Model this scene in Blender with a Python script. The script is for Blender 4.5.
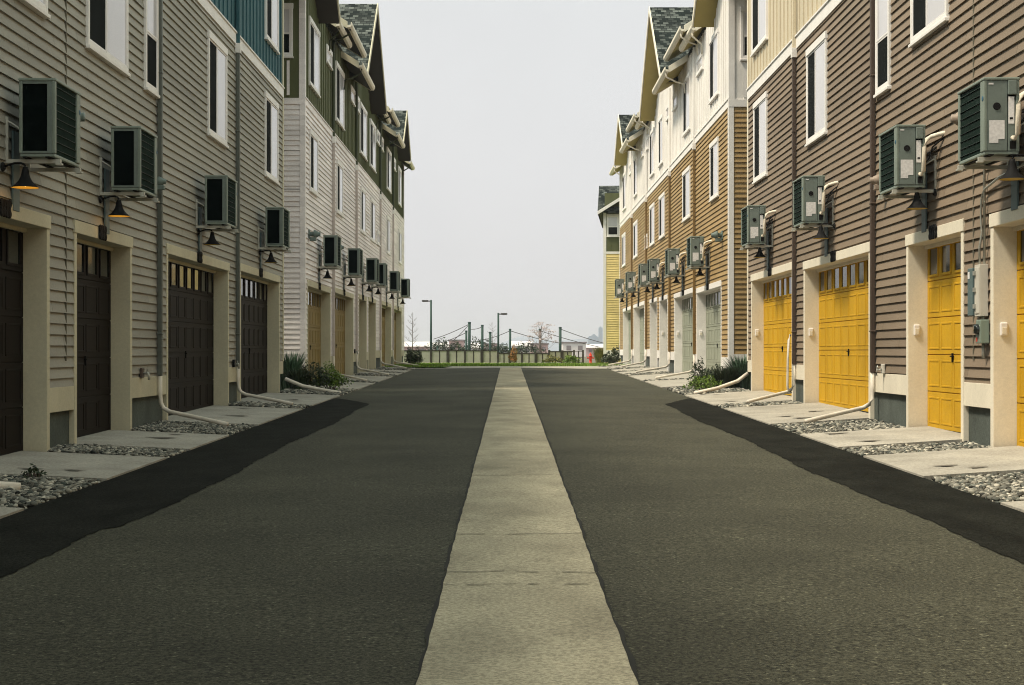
import bpy, bmesh, math, random
import numpy as np
from mathutils import Vector, Matrix
random.seed(7); rng = np.random.default_rng(7)
scene = bpy.context.scene
for o in list(bpy.data.objects): bpy.data.objects.remove(o)
COL = scene.collection
R = math.radians

# ------------------------------------------------------------------ camera, world, sun, exposure
FPX, HC, VX, VY = 1530.0, 1.3, 509.0, 352.0
cam = bpy.data.cameras.new('camera'); co = bpy.data.objects.new('camera', cam); COL.objects.link(co)
cam.sensor_width = 36; cam.lens = FPX * 36 / 1024
cam.shift_x = (512 - VX) / 1024; cam.shift_y = (VY - 342.5) / 1024
co.location = (0, 0, HC); co.rotation_euler = (R(90), 0, 0)
cam.clip_start = .1; cam.clip_end = 6000
scene.camera = co

SUN_EL, SUN_AZ = R(58), R(250)            # azimuth clockwise from +Y
w = bpy.data.worlds.new('World'); scene.world = w; w.use_nodes = True
nt = w.node_tree; nd = nt.nodes; lk = nt.links
bg = nd['Background']; bg.inputs[1].default_value = .1
sky = nd.new('ShaderNodeTexSky'); sky.sky_type = 'NISHITA'; sky.sun_disc = False
sky.sun_elevation = SUN_EL; sky.sun_rotation = SUN_AZ; sky.air_density = 1.5; sky.dust_density = 4
hs = nd.new('ShaderNodeHueSaturation'); hs.inputs['Saturation'].default_value = .12; lk.new(sky.outputs[0], hs.inputs['Color'])
tc = nd.new('ShaderNodeTexCoord'); sp = nd.new('ShaderNodeSeparateXYZ'); lk.new(tc.outputs['Generated'], sp.inputs[0])
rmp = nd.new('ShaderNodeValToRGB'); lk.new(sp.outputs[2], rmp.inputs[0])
e = rmp.color_ramp.elements                # cloud deck, dim at zenith; bright greenish mid band added to light the facades
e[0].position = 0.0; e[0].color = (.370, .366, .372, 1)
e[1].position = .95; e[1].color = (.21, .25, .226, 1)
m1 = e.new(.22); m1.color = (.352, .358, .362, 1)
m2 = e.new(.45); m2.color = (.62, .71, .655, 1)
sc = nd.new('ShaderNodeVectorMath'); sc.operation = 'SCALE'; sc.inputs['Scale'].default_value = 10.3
# the cloud is thinner and brighter round the veiled sun
dt = nd.new('ShaderNodeVectorMath'); dt.operation = 'DOT_PRODUCT'; lk.new(tc.outputs['Generated'], dt.inputs[0])
dt.inputs[1].default_value = (math.sin(SUN_AZ) * math.cos(SUN_EL), math.cos(SUN_AZ) * math.cos(SUN_EL), math.sin(SUN_EL))
mxd = nd.new('ShaderNodeMath'); mxd.operation = 'MAXIMUM'; mxd.inputs[1].default_value = 0; lk.new(dt.outputs['Value'], mxd.inputs[0])
pw = nd.new('ShaderNodeMath'); pw.operation = 'POWER'; pw.inputs[1].default_value = 4; lk.new(mxd.outputs[0], pw.inputs[0])
gw = nd.new('ShaderNodeVectorMath'); gw.operation = 'SCALE'; gw.inputs[0].default_value = (.30, .28, .24); lk.new(pw.outputs[0], gw.inputs['Scale'])
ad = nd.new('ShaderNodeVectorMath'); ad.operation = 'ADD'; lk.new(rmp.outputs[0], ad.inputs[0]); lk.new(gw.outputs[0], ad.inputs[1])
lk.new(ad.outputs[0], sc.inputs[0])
nz = nd.new('ShaderNodeTexNoise'); nz.inputs['Scale'].default_value = 4.5; nz.inputs['Detail'].default_value = 5
lk.new(tc.outputs['Generated'], nz.inputs[0])
mr = nd.new('ShaderNodeMapRange'); mr.inputs[1].default_value = .3; mr.inputs[2].default_value = .7; mr.inputs[3].default_value = .955; mr.inputs[4].default_value = 1.045; lk.new(nz.outputs[0], mr.inputs[0])
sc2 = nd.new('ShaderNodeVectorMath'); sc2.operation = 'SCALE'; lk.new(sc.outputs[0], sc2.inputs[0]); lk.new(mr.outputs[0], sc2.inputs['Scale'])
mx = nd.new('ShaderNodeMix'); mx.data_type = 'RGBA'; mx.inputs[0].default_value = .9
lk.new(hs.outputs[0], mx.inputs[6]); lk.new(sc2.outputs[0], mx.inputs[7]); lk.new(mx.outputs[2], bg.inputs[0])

sl = bpy.data.lights.new('sun', 'SUN'); so = bpy.data.objects.new('sun', sl); COL.objects.link(so)
sl.energy = 2.2; sl.angle = R(10); sl.color = (1.0, .88, .69)
sd = Vector((math.sin(SUN_AZ) * math.cos(SUN_EL), math.cos(SUN_AZ) * math.cos(SUN_EL), math.sin(SUN_EL)))
so.rotation_euler = sd.to_track_quat('Z', 'Y').to_euler(); so.location = (-30, -20, 40)
vs = scene.view_settings
vs.view_transform = 'Standard'; vs.look = 'None'; vs.exposure = 1.1; vs.gamma = 1; vs.use_curve_mapping = False
scene.cycles.max_bounces = 6; scene.cycles.filter_width = 1.05

# ------------------------------------------------------------------ materials
MAT = {}
def mat(name, col, rough=.8, var=.10, scale=3.0, stretch=(1, 1, 1), fine=0.0, bump=0.0, bscale=60, spec=.3, metal=0, coat=0,
        rows=0.0, island=0.0, col2=None, dirt=0.0, fscale=28, fleck=0):
    m = bpy.data.materials.new(name); m.use_nodes = True; t = m.node_tree; n = t.nodes; l = t.links
    b = n['Principled BSDF']; b.inputs['Roughness'].default_value = rough; b.inputs['Metallic'].default_value = metal
    b.inputs['Specular IOR Level'].default_value = spec; b.inputs['Coat Weight'].default_value = coat
    tcn = n.new('ShaderNodeTexCoord'); mp = n.new('ShaderNodeMapping'); mp.inputs['Scale'].default_value = stretch
    l.new(tcn.outputs['Object'], mp.inputs[0])
    def noise(s, d=5, vec=None):
        k = n.new('ShaderNodeTexNoise'); k.inputs['Scale'].default_value = s; k.inputs['Detail'].default_value = d
        l.new(vec or mp.outputs[0], k.inputs['Vector']); return k.outputs[0]
    def rng_(v, a, c, lo=.3, hi=.7):
        k = n.new('ShaderNodeMapRange'); k.inputs[1].default_value = lo; k.inputs[2].default_value = hi
        k.inputs[3].default_value = a; k.inputs[4].default_value = c; l.new(v, k.inputs[0]); return k.outputs[0]
    def mul(a, c):
        k = n.new('ShaderNodeMath'); k.operation = 'MULTIPLY'; l.new(a, k.inputs[0]); l.new(c, k.inputs[1]); return k.outputs[0]
    f = rng_(noise(scale), 1 - var, 1 + var)
    if fine:
        k_ = n.new('ShaderNodeTexNoise'); k_.inputs['Scale'].default_value = fscale; k_.inputs['Detail'].default_value = 6; k_.inputs['Roughness'].default_value = .85
        l.new(tcn.outputs['Object'], k_.inputs['Vector']); f = mul(f, rng_(k_.outputs[0], 1 - fine, 1 + fine, .41, .59))
    if fleck: f = mul(f, rng_(noise(48, 1, tcn.outputs['Object']), 1.0, 2.4, .64, .72))
    if dirt: f = mul(f, rng_(noise(scale * .31, 7), 1.0, 1 - dirt, .48, .72))
    if rows:
        sx = n.new('ShaderNodeSeparateXYZ'); l.new(tcn.outputs['Object'], sx.inputs[0])
        dv = n.new('ShaderNodeMath'); dv.operation = 'DIVIDE'; l.new(sx.outputs[2], dv.inputs[0]); dv.inputs[1].default_value = rows
        fl = n.new('ShaderNodeMath'); fl.operation = 'FLOOR'; l.new(dv.outputs[0], fl.inputs[0])
        dy = n.new('ShaderNodeMath'); dy.operation = 'MULTIPLY_ADD'; l.new(fl.outputs[0], dy.inputs[0]); dy.inputs[1].default_value = 1.37
        l.new(sx.outputs[1], dy.inputs[2])
        d2 = n.new('ShaderNodeMath'); d2.operation = 'DIVIDE'; l.new(dy.outputs[0], d2.inputs[0]); d2.inputs[1].default_value = 3.66
        f2 = n.new('ShaderNodeMath'); f2.operation = 'FLOOR'; l.new(d2.outputs[0], f2.inputs[0])
        cb = n.new('ShaderNodeCombineXYZ'); l.new(fl.outputs[0], cb.inputs[0]); l.new(f2.outputs[0], cb.inputs[1])
        wn = n.new('ShaderNodeTexWhiteNoise'); l.new(cb.outputs[0], wn.inputs[0])
        f = mul(f, rng_(wn.outputs[0], .90, 1.10, 0, 1))
        fr = n.new('ShaderNodeMath'); fr.operation = 'FRACT'; l.new(d2.outputs[0], fr.inputs[0])
        f = mul(f, rng_(fr.outputs[0], .45, 1.0, .0020, .0032))
    base = n.new('ShaderNodeRGB'); base.outputs[0].default_value = (*col, 1); cur = base.outputs[0]
    if island or col2:
        g = n.new('ShaderNodeNewGeometry')
        if col2:
            mm = n.new('ShaderNodeMix'); mm.data_type = 'RGBA'; mm.inputs[7].default_value = (*col2, 1)
            l.new(cur, mm.inputs[6]); l.new(g.outputs['Random Per Island'], mm.inputs[0]); cur = mm.outputs[2]
        if island:
            wn = n.new('ShaderNodeTexWhiteNoise'); wn.noise_dimensions = '1D'
            l.new(g.outputs['Random Per Island'], wn.inputs['W']); f = mul(f, rng_(wn.outputs[0], 1 - island, 1 + island, 0, 1))
    v = n.new('ShaderNodeVectorMath'); v.operation = 'SCALE'; l.new(cur, v.inputs[0]); l.new(f, v.inputs['Scale'])
    l.new(v.outputs[0], b.inputs['Base Color'])
    if bump:
        bp = n.new('ShaderNodeBump'); bp.inputs['Strength'].default_value = bump; bp.inputs['Distance'].default_value = .01
        l.new(noise(bscale, 4, tcn.outputs['Object']), bp.inputs['Height']); l.new(bp.outputs[0], b.inputs['Normal'])
    MAT[name] = m; return m

def shingle(name, axis):
    m = mat(name, (1, 1, 1), .95, spec=.1); t = m.node_tree; n = t.nodes; l = t.links; b = n['Principled BSDF']
    tcn = n.new('ShaderNodeTexCoord'); s = n.new('ShaderNodeSeparateXYZ'); l.new(tcn.outputs['Object'], s.inputs[0])
    c = n.new('ShaderNodeCombineXYZ'); l.new(s.outputs[axis], c.inputs[0]); l.new(s.outputs[2], c.inputs[1])
    br = n.new('ShaderNodeTexBrick'); l.new(c.outputs[0], br.inputs['Vector']); br.inputs['Scale'].default_value = 1
    br.inputs['Brick Width'].default_value = .2; br.inputs['Row Height'].default_value = .095; br.inputs['Mortar Size'].default_value = .01
    br.inputs['Color1'].default_value = (.012, .018, .017, 1); br.inputs['Color2'].default_value = (.19, .21, .195, 1)
    br.inputs['Mortar'].default_value = (.008, .012, .012, 1); br.inputs['Bias'].default_value = -.25
    nz = n.new('ShaderNodeTexNoise'); nz.inputs['Scale'].default_value = 1.2; l.new(tcn.outputs['Object'], nz.inputs[0])
    v = n.new('ShaderNodeVectorMath'); v.operation = 'SCALE'; l.new(br.outputs[0], v.inputs[0])
    mr = n.new('ShaderNodeMapRange'); mr.inputs[1].default_value = .3; mr.inputs[2].default_value = .7; mr.inputs[3].default_value = .6; mr.inputs[4].default_value = 1.2
    l.new(nz.outputs[0], mr.inputs[0]); l.new(mr.outputs[0], v.inputs['Scale']); l.new(v.outputs[0], b.inputs['Base Color'])

EXPO = .125
mat('asphalt', (.055, .0545, .038), .85, .20, .8, (1, .9, 1), fine=.78, fscale=46, bump=.9, bscale=150, dirt=.34, spec=.2, fleck=1)
mat('asphalt_patch', (.0145, .0155, .0130), .93, .35, 2.6, (1, .6, 1), fine=.75, fscale=45, dirt=.35, bump=.9, bscale=140, spec=.06)
mat('concrete_gutter', (.385, .35, .255), .88, .22, 2.2, (1, .6, 1), fine=.34, fscale=45, bump=.35, bscale=90, dirt=.38, spec=.2)
mat('concrete_slab', (.365, .345, .30), .88, .16, 1.7, fine=.2, bump=.3, bscale=90, dirt=.22, spec=.2)
mat('stain', (.13, .12, .10), .9, .2, 6)
mat('joint_faint', (.16, .145, .105), .95, .2, 6)
mat('tar', (.016, .016, .014), .9, .3, 6)
mat('joint_gap', (.13, .12, .09), .95, .2, 6)
mat('pebble', (.33, .31, .26), .75, .2, 20, island=.8, col2=(.03, .04, .036), spec=.3)
mat('pebble_bed', (.035, .035, .03), .95, .4, 30, bump=1, bscale=60)
mat('soil', (.12, .105, .07), .95, .3, .6, fine=.2)
mat('lawn', (.13, .20, .04), .9, .35, 2, fine=.3)
for nm, c in (('siding_taupe', (.325, .310, .268)), ('siding_brown', (.225, .172, .124)), ('siding_blush', (.84, .785, .78)),
              ('siding_ochre', (.345, .235, .105)), ('siding_yellow', (.78, .62, .27))):
    mat(nm, c, .72, .07, 2.2, (1, .35, 1.6), fine=.06, bump=.12, bscale=45, rows=EXPO, dirt=.17)
for nm, c in (('batten_teal', (.036, .108, .128)), ('batten_cream', (.60, .525, .39)), ('batten_olive', (.105, .115, .050)),
              ('batten_white', (.82, .79, .755))):
    mat(nm, c, .7, .08, 2.5, (1, 1, .25), fine=.05, bump=.1, bscale=40, dirt=.08)
mat('trim_cream', (.56, .52, .385), .7, .07, 3, (1, 1, .4), fine=.06, bump=.1, bscale=50, dirt=.10)
mat('trim_white', (.82, .79, .765), .62, .05, 3, fine=.04, dirt=.06)
mat('trim_warm', (.75, .69, .57), .66, .06, 3, (1, 1, .4), fine=.05, bump=.1, bscale=50, dirt=.08)
mat('foundation', (.085, .10, .09), .92, .3, 2.2, (1, 1, .5), fine=.2, bump=.4, bscale=40, dirt=.4)
mat('door_dark', (.0085, .006, .0055), .6, .12, 3, fine=.08, spec=.12)
mat('door_yellow', (.56, .325, .017), .68, .09, 2.5, (1, 1, .5), fine=.06, bump=.08, bscale=70, dirt=.2, spec=.18)
mat('door_olive', (.25, .175, .055), .6, .07, 3, fine=.05, dirt=.1)
mat('door_sage', (.30, .32, .255), .6, .07, 3, fine=.05, dirt=.1)
mat('glass_dark', (.012, .016, .016), .06, .1, 2, spec=.5)
mat('glass_pale', (.62, .605, .63), .10, .06, 1.3, spec=.5)
mat('screen', (.010, .012, .012), .9, .2, 2, spec=.05)
mat('window_vinyl', (.80, .77, .76), .45, .03, 3)
mat('metal_black', (.010, .010, .0105), .72, .1, 4, spec=.12)
mat('metal_brown', (.075, .052, .04), .55, .12, 2.5, (1, 1, .4), spec=.35)
mat('metal_grey_green', (.105, .115, .10), .5, .1, 2.5, (1, 1, .4), spec=.35)
mat('metal_ochre', (.20, .125, .045), .55, .1, 2.5, spec=.3)
mat('metal_blush', (.50, .43, .40), .55, .1, 2.5, spec=.3)
mat('metal_olive', (.06, .07, .035), .55, .1, 2.5, spec=.3)
mat('pvc', (.72, .66, .57), .5, .10, 5, dirt=.2)
mat('unit_grey', (.165, .200, .182), .5, .08, 4, fine=.06, dirt=.15, spec=.4)
mat('unit_pale', (.21, .25, .215), .5, .08, 4, fine=.05, dirt=.12, spec=.4)
mat('unit_coil_dark', (.0035, .006, .006), .95, .2, 6, spec=.03)
mat('unit_coil', (.013, .024, .020), .95, .2, 6, spec=.03)
mat('unit_wire', (.03, .048, .041), .5, .1, 6)
mat('galvanised', (.50, .49, .43), .45, .1, 6, metal=.3)
mat('paper', (.72, .70, .70), .7, .12, 40)
mat('insulation', (.74, .66, .54), .8, .12, 14, bump=.4, bscale=40)
mat('sticker_blue', (.03, .10, .17), .5)
mat('vent_beige', (.30, .235, .185), .55, .1, 6)
mat('vent_green', (.13, .17, .155), .55, .1, 6)
mat('lamp_inside', (.62, .44, .10), .5, .05, 6)
mat('meter_teal', (.10, .145, .15), .5, .1, 4)
mat('meter_white', (.55, .52, .46), .5, .1, 4)
mat('meter_green', (.20, .25, .21), .5, .1, 4)
mat('conduit', (.40, .40, .36), .4, .1, 5, metal=.4)
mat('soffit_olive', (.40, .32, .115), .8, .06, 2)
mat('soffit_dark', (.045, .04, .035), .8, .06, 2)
mat('leaf_dark', (.028, .050, .028), .75, .2, 4, island=.45, col2=(.05, .06, .03))
mat('leaf_lime', (.17, .26, .035), .7, .2, 4, island=.4, col2=(.06, .11, .02))
mat('leaf_grass', (.20, .30, .05), .8, .2, 4, island=.3, col2=(.12, .20, .03))
mat('leaf_blue', (.11, .19, .11), .75, .2, 4, island=.35, col2=(.05, .09, .06))
mat('leaf_straw', (.20, .17, .06), .8, .2, 4, island=.4, col2=(.07, .10, .03))
mat('leaf_orange', (.36, .15, .05), .8, .2, 4, island=.4, col2=(.18, .13, .05))
mat('blossom', (.62, .55, .56), .8, .1, 4, island=.2, col2=(.36, .27, .27))
mat('bark', (.12, .095, .085), .9, .3, 8)
mat('pole_green', (.020, .052, .042), .6, .15, 4)
mat('fence_dark', (.035, .030, .026), .7, .2, 4)
mat('fence_pale', (.33, .32, .28), .8, .12, 1.5, dirt=.2)
mat('hydrant_red', (.55, .035, .02), .45, .1, 6)
mat('far_pink', (.52, .36, .36), .8, .15, .2)
mat('far_white', (.62, .58, .58), .8, .12, .2)
mat('far_roof', (.20, .17, .18), .9, .2, .3)
mat('far_glass', (.16, .24, .33), .4, .15, .02)
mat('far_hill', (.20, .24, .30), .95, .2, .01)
mat('rust', (.30, .13, .05), .8, .2, 20)
shingle('shingle_gable', 0); shingle('shingle_main', 1)
# lit bulb glass: a real lamp that is on in the photograph
bm_ = bpy.data.materials.new('bulb_lit'); bm_.use_nodes = True
pb = bm_.node_tree.nodes['Principled BSDF']; pb.inputs['Emission Color'].default_value = (1, .50, .12, 1); pb.inputs['Emission Strength'].default_value = .8
MAT['bulb_lit'] = bm_

# ------------------------------------------------------------------ mesh helpers
def cam_world(o):
    p = Vector((0, 0, 0))
    while o: p += o.location; o = o.parent
    return p
class MB:
    def __init__(s): s.v = []; s.f = []; s.m = []
    def poly(s, pts, mi=0):
        b = len(s.v); s.v += [tuple(p) for p in pts]; s.f.append(tuple(range(b, b + len(pts)))); s.m.append(mi)
    def box(s, x0, x1, y0, y1, z0, z1, mi=0):
        x0, x1 = sorted((x0, x1)); y0, y1 = sorted((y0, y1)); z0, z1 = sorted((z0, z1)); b = len(s.v)
        s.v += [(x, y, z) for z in (z0, z1) for y in (y0, y1) for x in (x0, x1)]
        for q in ((0, 2, 3, 1), (4, 5, 7, 6), (0, 1, 5, 4), (2, 6, 7, 3), (0, 4, 6, 2), (1, 3, 7, 5)):
            s.f.append(tuple(b + i for i in q)); s.m.append(mi)
    def prism(s, prof, a0, a1, put, mi=0, cap=None):       # profile (p,q) swept from a0 to a1; put(p,q,a)->xyz
        b = len(s.v); k = len(prof)
        for a in (a0, a1): s.v += [tuple(put(p, q, a)) for p, q in prof]
        for i in range(k):
            j = (i + 1) % k; s.f.append((b + i, b + j, b + k + j, b + k + i)); s.m.append(mi)
        for r in (range(k - 1, -1, -1), range(k, 2 * k)):
            s.f.append(tuple(b + i for i in r)); s.m.append(mi if cap is None else cap)
    def tube(s, pts, r, n=8, mi=0, r1=None):
        pts = [Vector(p) for p in pts]; b = len(s.v); k = len(pts); up = Vector((0, 0, 1))
        for i, p in enumerate(pts):
            d = (pts[min(i + 1, k - 1)] - pts[max(i - 1, 0)]).normalized()
            a = d.cross(up if abs(d.z) < .95 else Vector((1, 0, 0))).normalized(); c = d.cross(a)
            rr = r if r1 is None else r + (r1 - r) * i / max(k - 1, 1)
            s.v += [tuple(p + rr * (math.cos(2 * math.pi * j / n) * a + math.sin(2 * math.pi * j / n) * c)) for j in range(n)]
        for i in range(k - 1):
            for j in range(n):
                j2 = (j + 1) % n; s.f.append((b + i * n + j, b + i * n + j2, b + (i + 1) * n + j2, b + (i + 1) * n + j)); s.m.append(mi)
        s.f.append(tuple(b + j for j in range(n - 1, -1, -1))); s.m.append(mi)
        s.f.append(tuple(b + (k - 1) * n + j for j in range(n))); s.m.append(mi)
    def lathe(s, prof, c, n=20, axis='z', mi=0):           # prof (r,h)
        b = len(s.v); c = Vector(c)
        for r, h in prof:
            for j in range(n):
                a = 2 * math.pi * j / n; x, y = r * math.cos(a), r * math.sin(a)
                s.v.append(tuple(c + (Vector((x, y, h)) if axis == 'z' else Vector((h, x, y)) if axis == 'x' else Vector((x, h, y)))))
        for i in range(len(prof) - 1):
            for j in range(n):
                j2 = (j + 1) % n; s.f.append((b + i * n + j, b + i * n + j2, b + (i + 1) * n + j2, b + (i + 1) * n + j)); s.m.append(mi)
    def build(s, name, mats, parent=None, smooth=False, bevel=0, fix=True):
        me = bpy.data.meshes.new(name); org = cam_world(parent) if parent else Vector((0, 0, 0))
        me.from_pydata([(v[0] - org.x, v[1] - org.y, v[2] - org.z) for v in s.v], [], s.f)
        if isinstance(mats, str): mats = [mats]
        for m in mats: me.materials.append(MAT[m])
        if any(s.m): me.polygons.foreach_set('material_index', s.m)
        if fix:
            b = bmesh.new(); b.from_mesh(me); bmesh.ops.recalc_face_normals(b, faces=b.faces); b.to_mesh(me); b.free()
        if smooth: me.polygons.foreach_set('use_smooth', [True] * len(me.polygons))
        me.update(); o = bpy.data.objects.new(name, me); COL.objects.link(o); o.parent = parent
        if bevel:
            bv = o.modifiers.new('bevel', 'BEVEL'); bv.width = bevel; bv.segments = 2; bv.limit_method = 'ANGLE'
        return o
def tag(o, label, cat, group=None, kind=None):
    o['label'] = label; o['category'] = cat
    if group: o['group'] = group
    if kind: o['kind'] = kind
    return o
def thing(name, label, cat, loc=(0, 0, 0), group=None):
    o = bpy.data.objects.new(name, None); COL.objects.link(o); o.location = loc; o.empty_display_size = .1
    return tag(o, label, cat, group)
def struct(o): o['kind'] = 'structure'; return o
def kids(o): return [c for c in bpy.data.objects if c.parent == o]
def dup(o, loc, rz, label, parent=None):
    def rec(src, par):
        c = src.copy(); COL.objects.link(c); c.parent = par
        for k in CH.get(src.name, []): rec(k, c)
        return c
    c = rec(o, None); c.location = loc; c.rotation_euler = (0, 0, rz); c['label'] = label; return c
CH = {}
def index_children(root):
    ks = kids(root); CH[root.name] = ks
    for k in ks: index_children(k)

# ------------------------------------------------------------------ ground
SLOPE = .0111; YEND = 61.0
def zg(y): return SLOPE * min(y, YEND)
XL, XR = 5.15, 5.47             # facade planes
EL, ER = 3.72, 3.90             # road edges
def zroad(x, y):
    return zg(y) - .05 * max(0, min(1, (abs(x) - .6) / 3.1))
def strip(name, m, xa, xb, ys, dz, wob=None, nx=6):
    b = MB(); V = []
    for i, y in enumerate(ys):
        a = xa if not callable(xa) else xa(y); c = xb if not callable(xb) else xb(y)
        for k in range(nx + 1):
            x = a + (c - a) * k / nx; V.append((x, y, zroad(x, y) + dz))
    b.v = V; n = nx + 1
    for i in range(len(ys) - 1):
        for k in range(nx): b.f.append((i * n + k, i * n + k + 1, (i + 1) * n + k + 1, (i + 1) * n + k)); b.m.append(0)
    return struct(b.build(name, m, smooth=True))
g = MB(); gy = [-60, 0, 20, 40, YEND, 75, 100, 200, 600, 3500]; gx = [-3000, -300, -40, -5.3, 5.6, 40, 300, 3000]
g.v = [(x, y, zg(y) - .13) for y in gy for x in gx]; n = len(gx)
for i in range(len(gy) - 1):
    for k in range(n - 1): g.f.append((i * n + k, i * n + k + 1, (i + 1) * n + k + 1, (i + 1) * n + k)); g.m.append(0)
struct(g.build('ground', 'soil'))
ys = list(np.arange(-18, YEND + .01, 1.0)); ysf = list(np.arange(-18, YEND + .01, .1))
GL, GR = -.342, .475
def wobble(a, s): return lambda y: a + .003 * math.sin(y * 1.1 + s) + .0015 * math.sin(y * 5.3 + 2 * s) + .002 * math.sin(y * 13.1 + s)
gl, gr = wobble(GL, 0), wobble(GR, 2)
strip('road', 'asphalt', -EL, ER, ys, 0, nx=8)
strip('concrete_strip', 'concrete_gutter', gl, gr, ysf, .006, nx=3)
b = MB()
for fn, sg in ((gl, -1), (gr, 1)):                  # dark tar-filled edge of the strip
    for i in range(len(ysf) - 1):
        y0, y1 = ysf[i], ysf[i + 1]; wv = .014 + .007 * math.sin(y0 * 3.1 + sg) + .006 * math.sin(y0 * 9.7)
        b.poly([(fn(y0), y0, zg(y0) + .010), (fn(y0) + sg * wv, y0, zg(y0) + .010), (fn(y1) + sg * wv, y1, zg(y1) + .010), (fn(y1), y1, zg(y1) + .010)])
struct(b.build('strip_edge', 'tar', fix=False)); b = MB(); bfaint = MB()
for yj in [4.6, 7.9, 8.32, 9.94, 14.1, 17.2, 20.3, 26.4, 32.5, 38.6, 44.7, 50.8, 57]:
    t = random.random() * 9; strong = yj in (7.9, 8.32, 9.94, 14.1); q = b if strong else bfaint; am = 1.2 if strong else .35
    pts = [(x, yj + am * (.025 * math.sin(4 * x + t) + .012 * math.sin(17 * x + t))) for x in np.linspace(GL, GR, 14)]
    wd = .010 + .0005 * yj
    for (x0, y0), (x1, y1) in zip(pts, pts[1:]):
        if strong and random.random() < .15: continue
        q.poly([(x0, y0, zg(y0) + .011), (x1, y1, zg(y1) + .011), (x1, y1 + wd, zg(y1) + .0112), (x0, y0 + wd, zg(y0) + .0112)])
struct(bfaint.build('strip_joints', 'joint_faint', fix=False))
struct(b.build('strip_joints', 'joint_gap', fix=False))
def inner(a, s, jog=None):
    def f(y):
        v = a + .035 * math.sin(y * .7 + s) + .014 * math.sin(y * 2.3 + s * 2) + .008 * math.sin(y * 7.1) + .008 * math.sin(y * 17.3 + s) + .006 * math.sin(y * 29.7)
        if jog and y > jog: v -= .10
        return v
    return f
fr = inner(2.98, .5); fl = inner(2.76, 1.2, 10.6)
yp = [y for y in ysf if y <= 32.6]
def taper(f, e): return lambda y: f(y) if y < 29.5 else f(y) + (e - f(y)) * (y - 29.5) / 3.3
strip('asphalt_patch', 'asphalt_patch', taper(fr, ER), ER + .01, yp, .005, nx=5)
strip('asphalt_patch', 'asphalt_patch', -EL - .01, lambda y: -taper(fl, EL)(y), yp, .005, nx=5)

# door spans (outer trim) on both sides: near row and far row
NL = [(3.6, 8.6), (9.2, 12.2), (14.35, 17.07), (18.04, 20.8), (22.9, 28.0), (29.15, 34.2)]
NR = [(4.0, 9.0), (9.6, 12.6), (14.6, 17.3), (18.33, 20.97), (23.06, 28.28), (29.36, 34.4)]
FL = [(38.0, 42.9), (43.8, 49.2), (51.0, 53.8), (54.5, 57.5), (60.1, 65.0), (66.5, 71.3)]
FR = [(39.2, 44.4), (44.95, 50.4), (52.5, 55.4), (56.2, 59.1), (61.4, 66.8), (68.0, 73.0)]
NEND_L, NEND_R, FST_L, FST_R, FEND_L, FEND_R = 34.75, 34.93, 37.55, 37.9, 73.0, 75.2
X2L, X2R = 5.03, 5.465
def wall_rise(s): return .05 if s > 0 else .015
# driveways
def slab(s, y0, y1, X, E):
    b = MB(); y0 += .05; y1 -= .21; n = 6
    cols = [E, E + (X + .3 - E) * .5, X + .3]
    for i in range(n):
        a, c = y0 + (y1 - y0) * i / n, y0 + (y1 - y0) * (i + 1) / n
        for k in range(2):
            q = []
            for x, y in ((cols[k], a), (cols[k + 1], a), (cols[k + 1], c), (cols[k], c)):
                f = (x - E) / (X - E); sh = -.25 * (1 - f)
                q.append((s * x, y + sh, zg(y) - .05 + .02 + (wall_rise(s) + .03) * f))
            b.poly(q)
    for e_ in (y0, y1):                              # slab edge
        q = []
        for x, dz in ((cols[0], 0), (cols[-1], 0), (cols[-1], -.14), (cols[0], -.14)):
            f = (x - E) / (X - E); q.append((s * x, e_ - .25 * (1 - f), zg(e_) - .03 + (wall_rise(s) + .03) * f + dz))
        b.poly(q)
    b.poly([(s * E, y0 - .25, zg(y0) - .03), (s * E, y1 - .25, zg(y1) - .03), (s * E, y1 - .25, zg(y1) - .14), (s * E, y0 - .25, zg(y0) - .14)])
    return struct(b.build('driveway', 'concrete_slab'))
stn = MB()
for s, spans, X, E in ((-1, NL, XL, EL), (1, NR, XR, ER), (-1, FL, X2L, EL), (1, FR, X2R, ER)):
    for (a, c) in spans:
        slab(s, a, c, X, E)
        if a < 35:
            for k in range(3 if c - a > 4 else 2):
                cx = E + (X - E) * random.uniform(.25, .75); cy = random.uniform(a + .2, c - .5); rr = random.uniform(.10, .2)
                pts = []
                for j in range(14):
                    an = 2 * math.pi * j / 14; r_ = rr * (1 + .3 * math.sin(3 * an + k) + .15 * math.sin(5 * an))
                    x = cx + r_ * math.cos(an) * .9; y = cy + r_ * math.sin(an) * .55; f = (x - E) / (X - E)
                    pts.append((s * x, y, zg(y + .25 * (1 - f)) - .03 + (wall_rise(s) + .03) * f + .009))
                stn.poly(pts)
struct(stn.build('driveway_stains', 'stain', fix=False))
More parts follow.
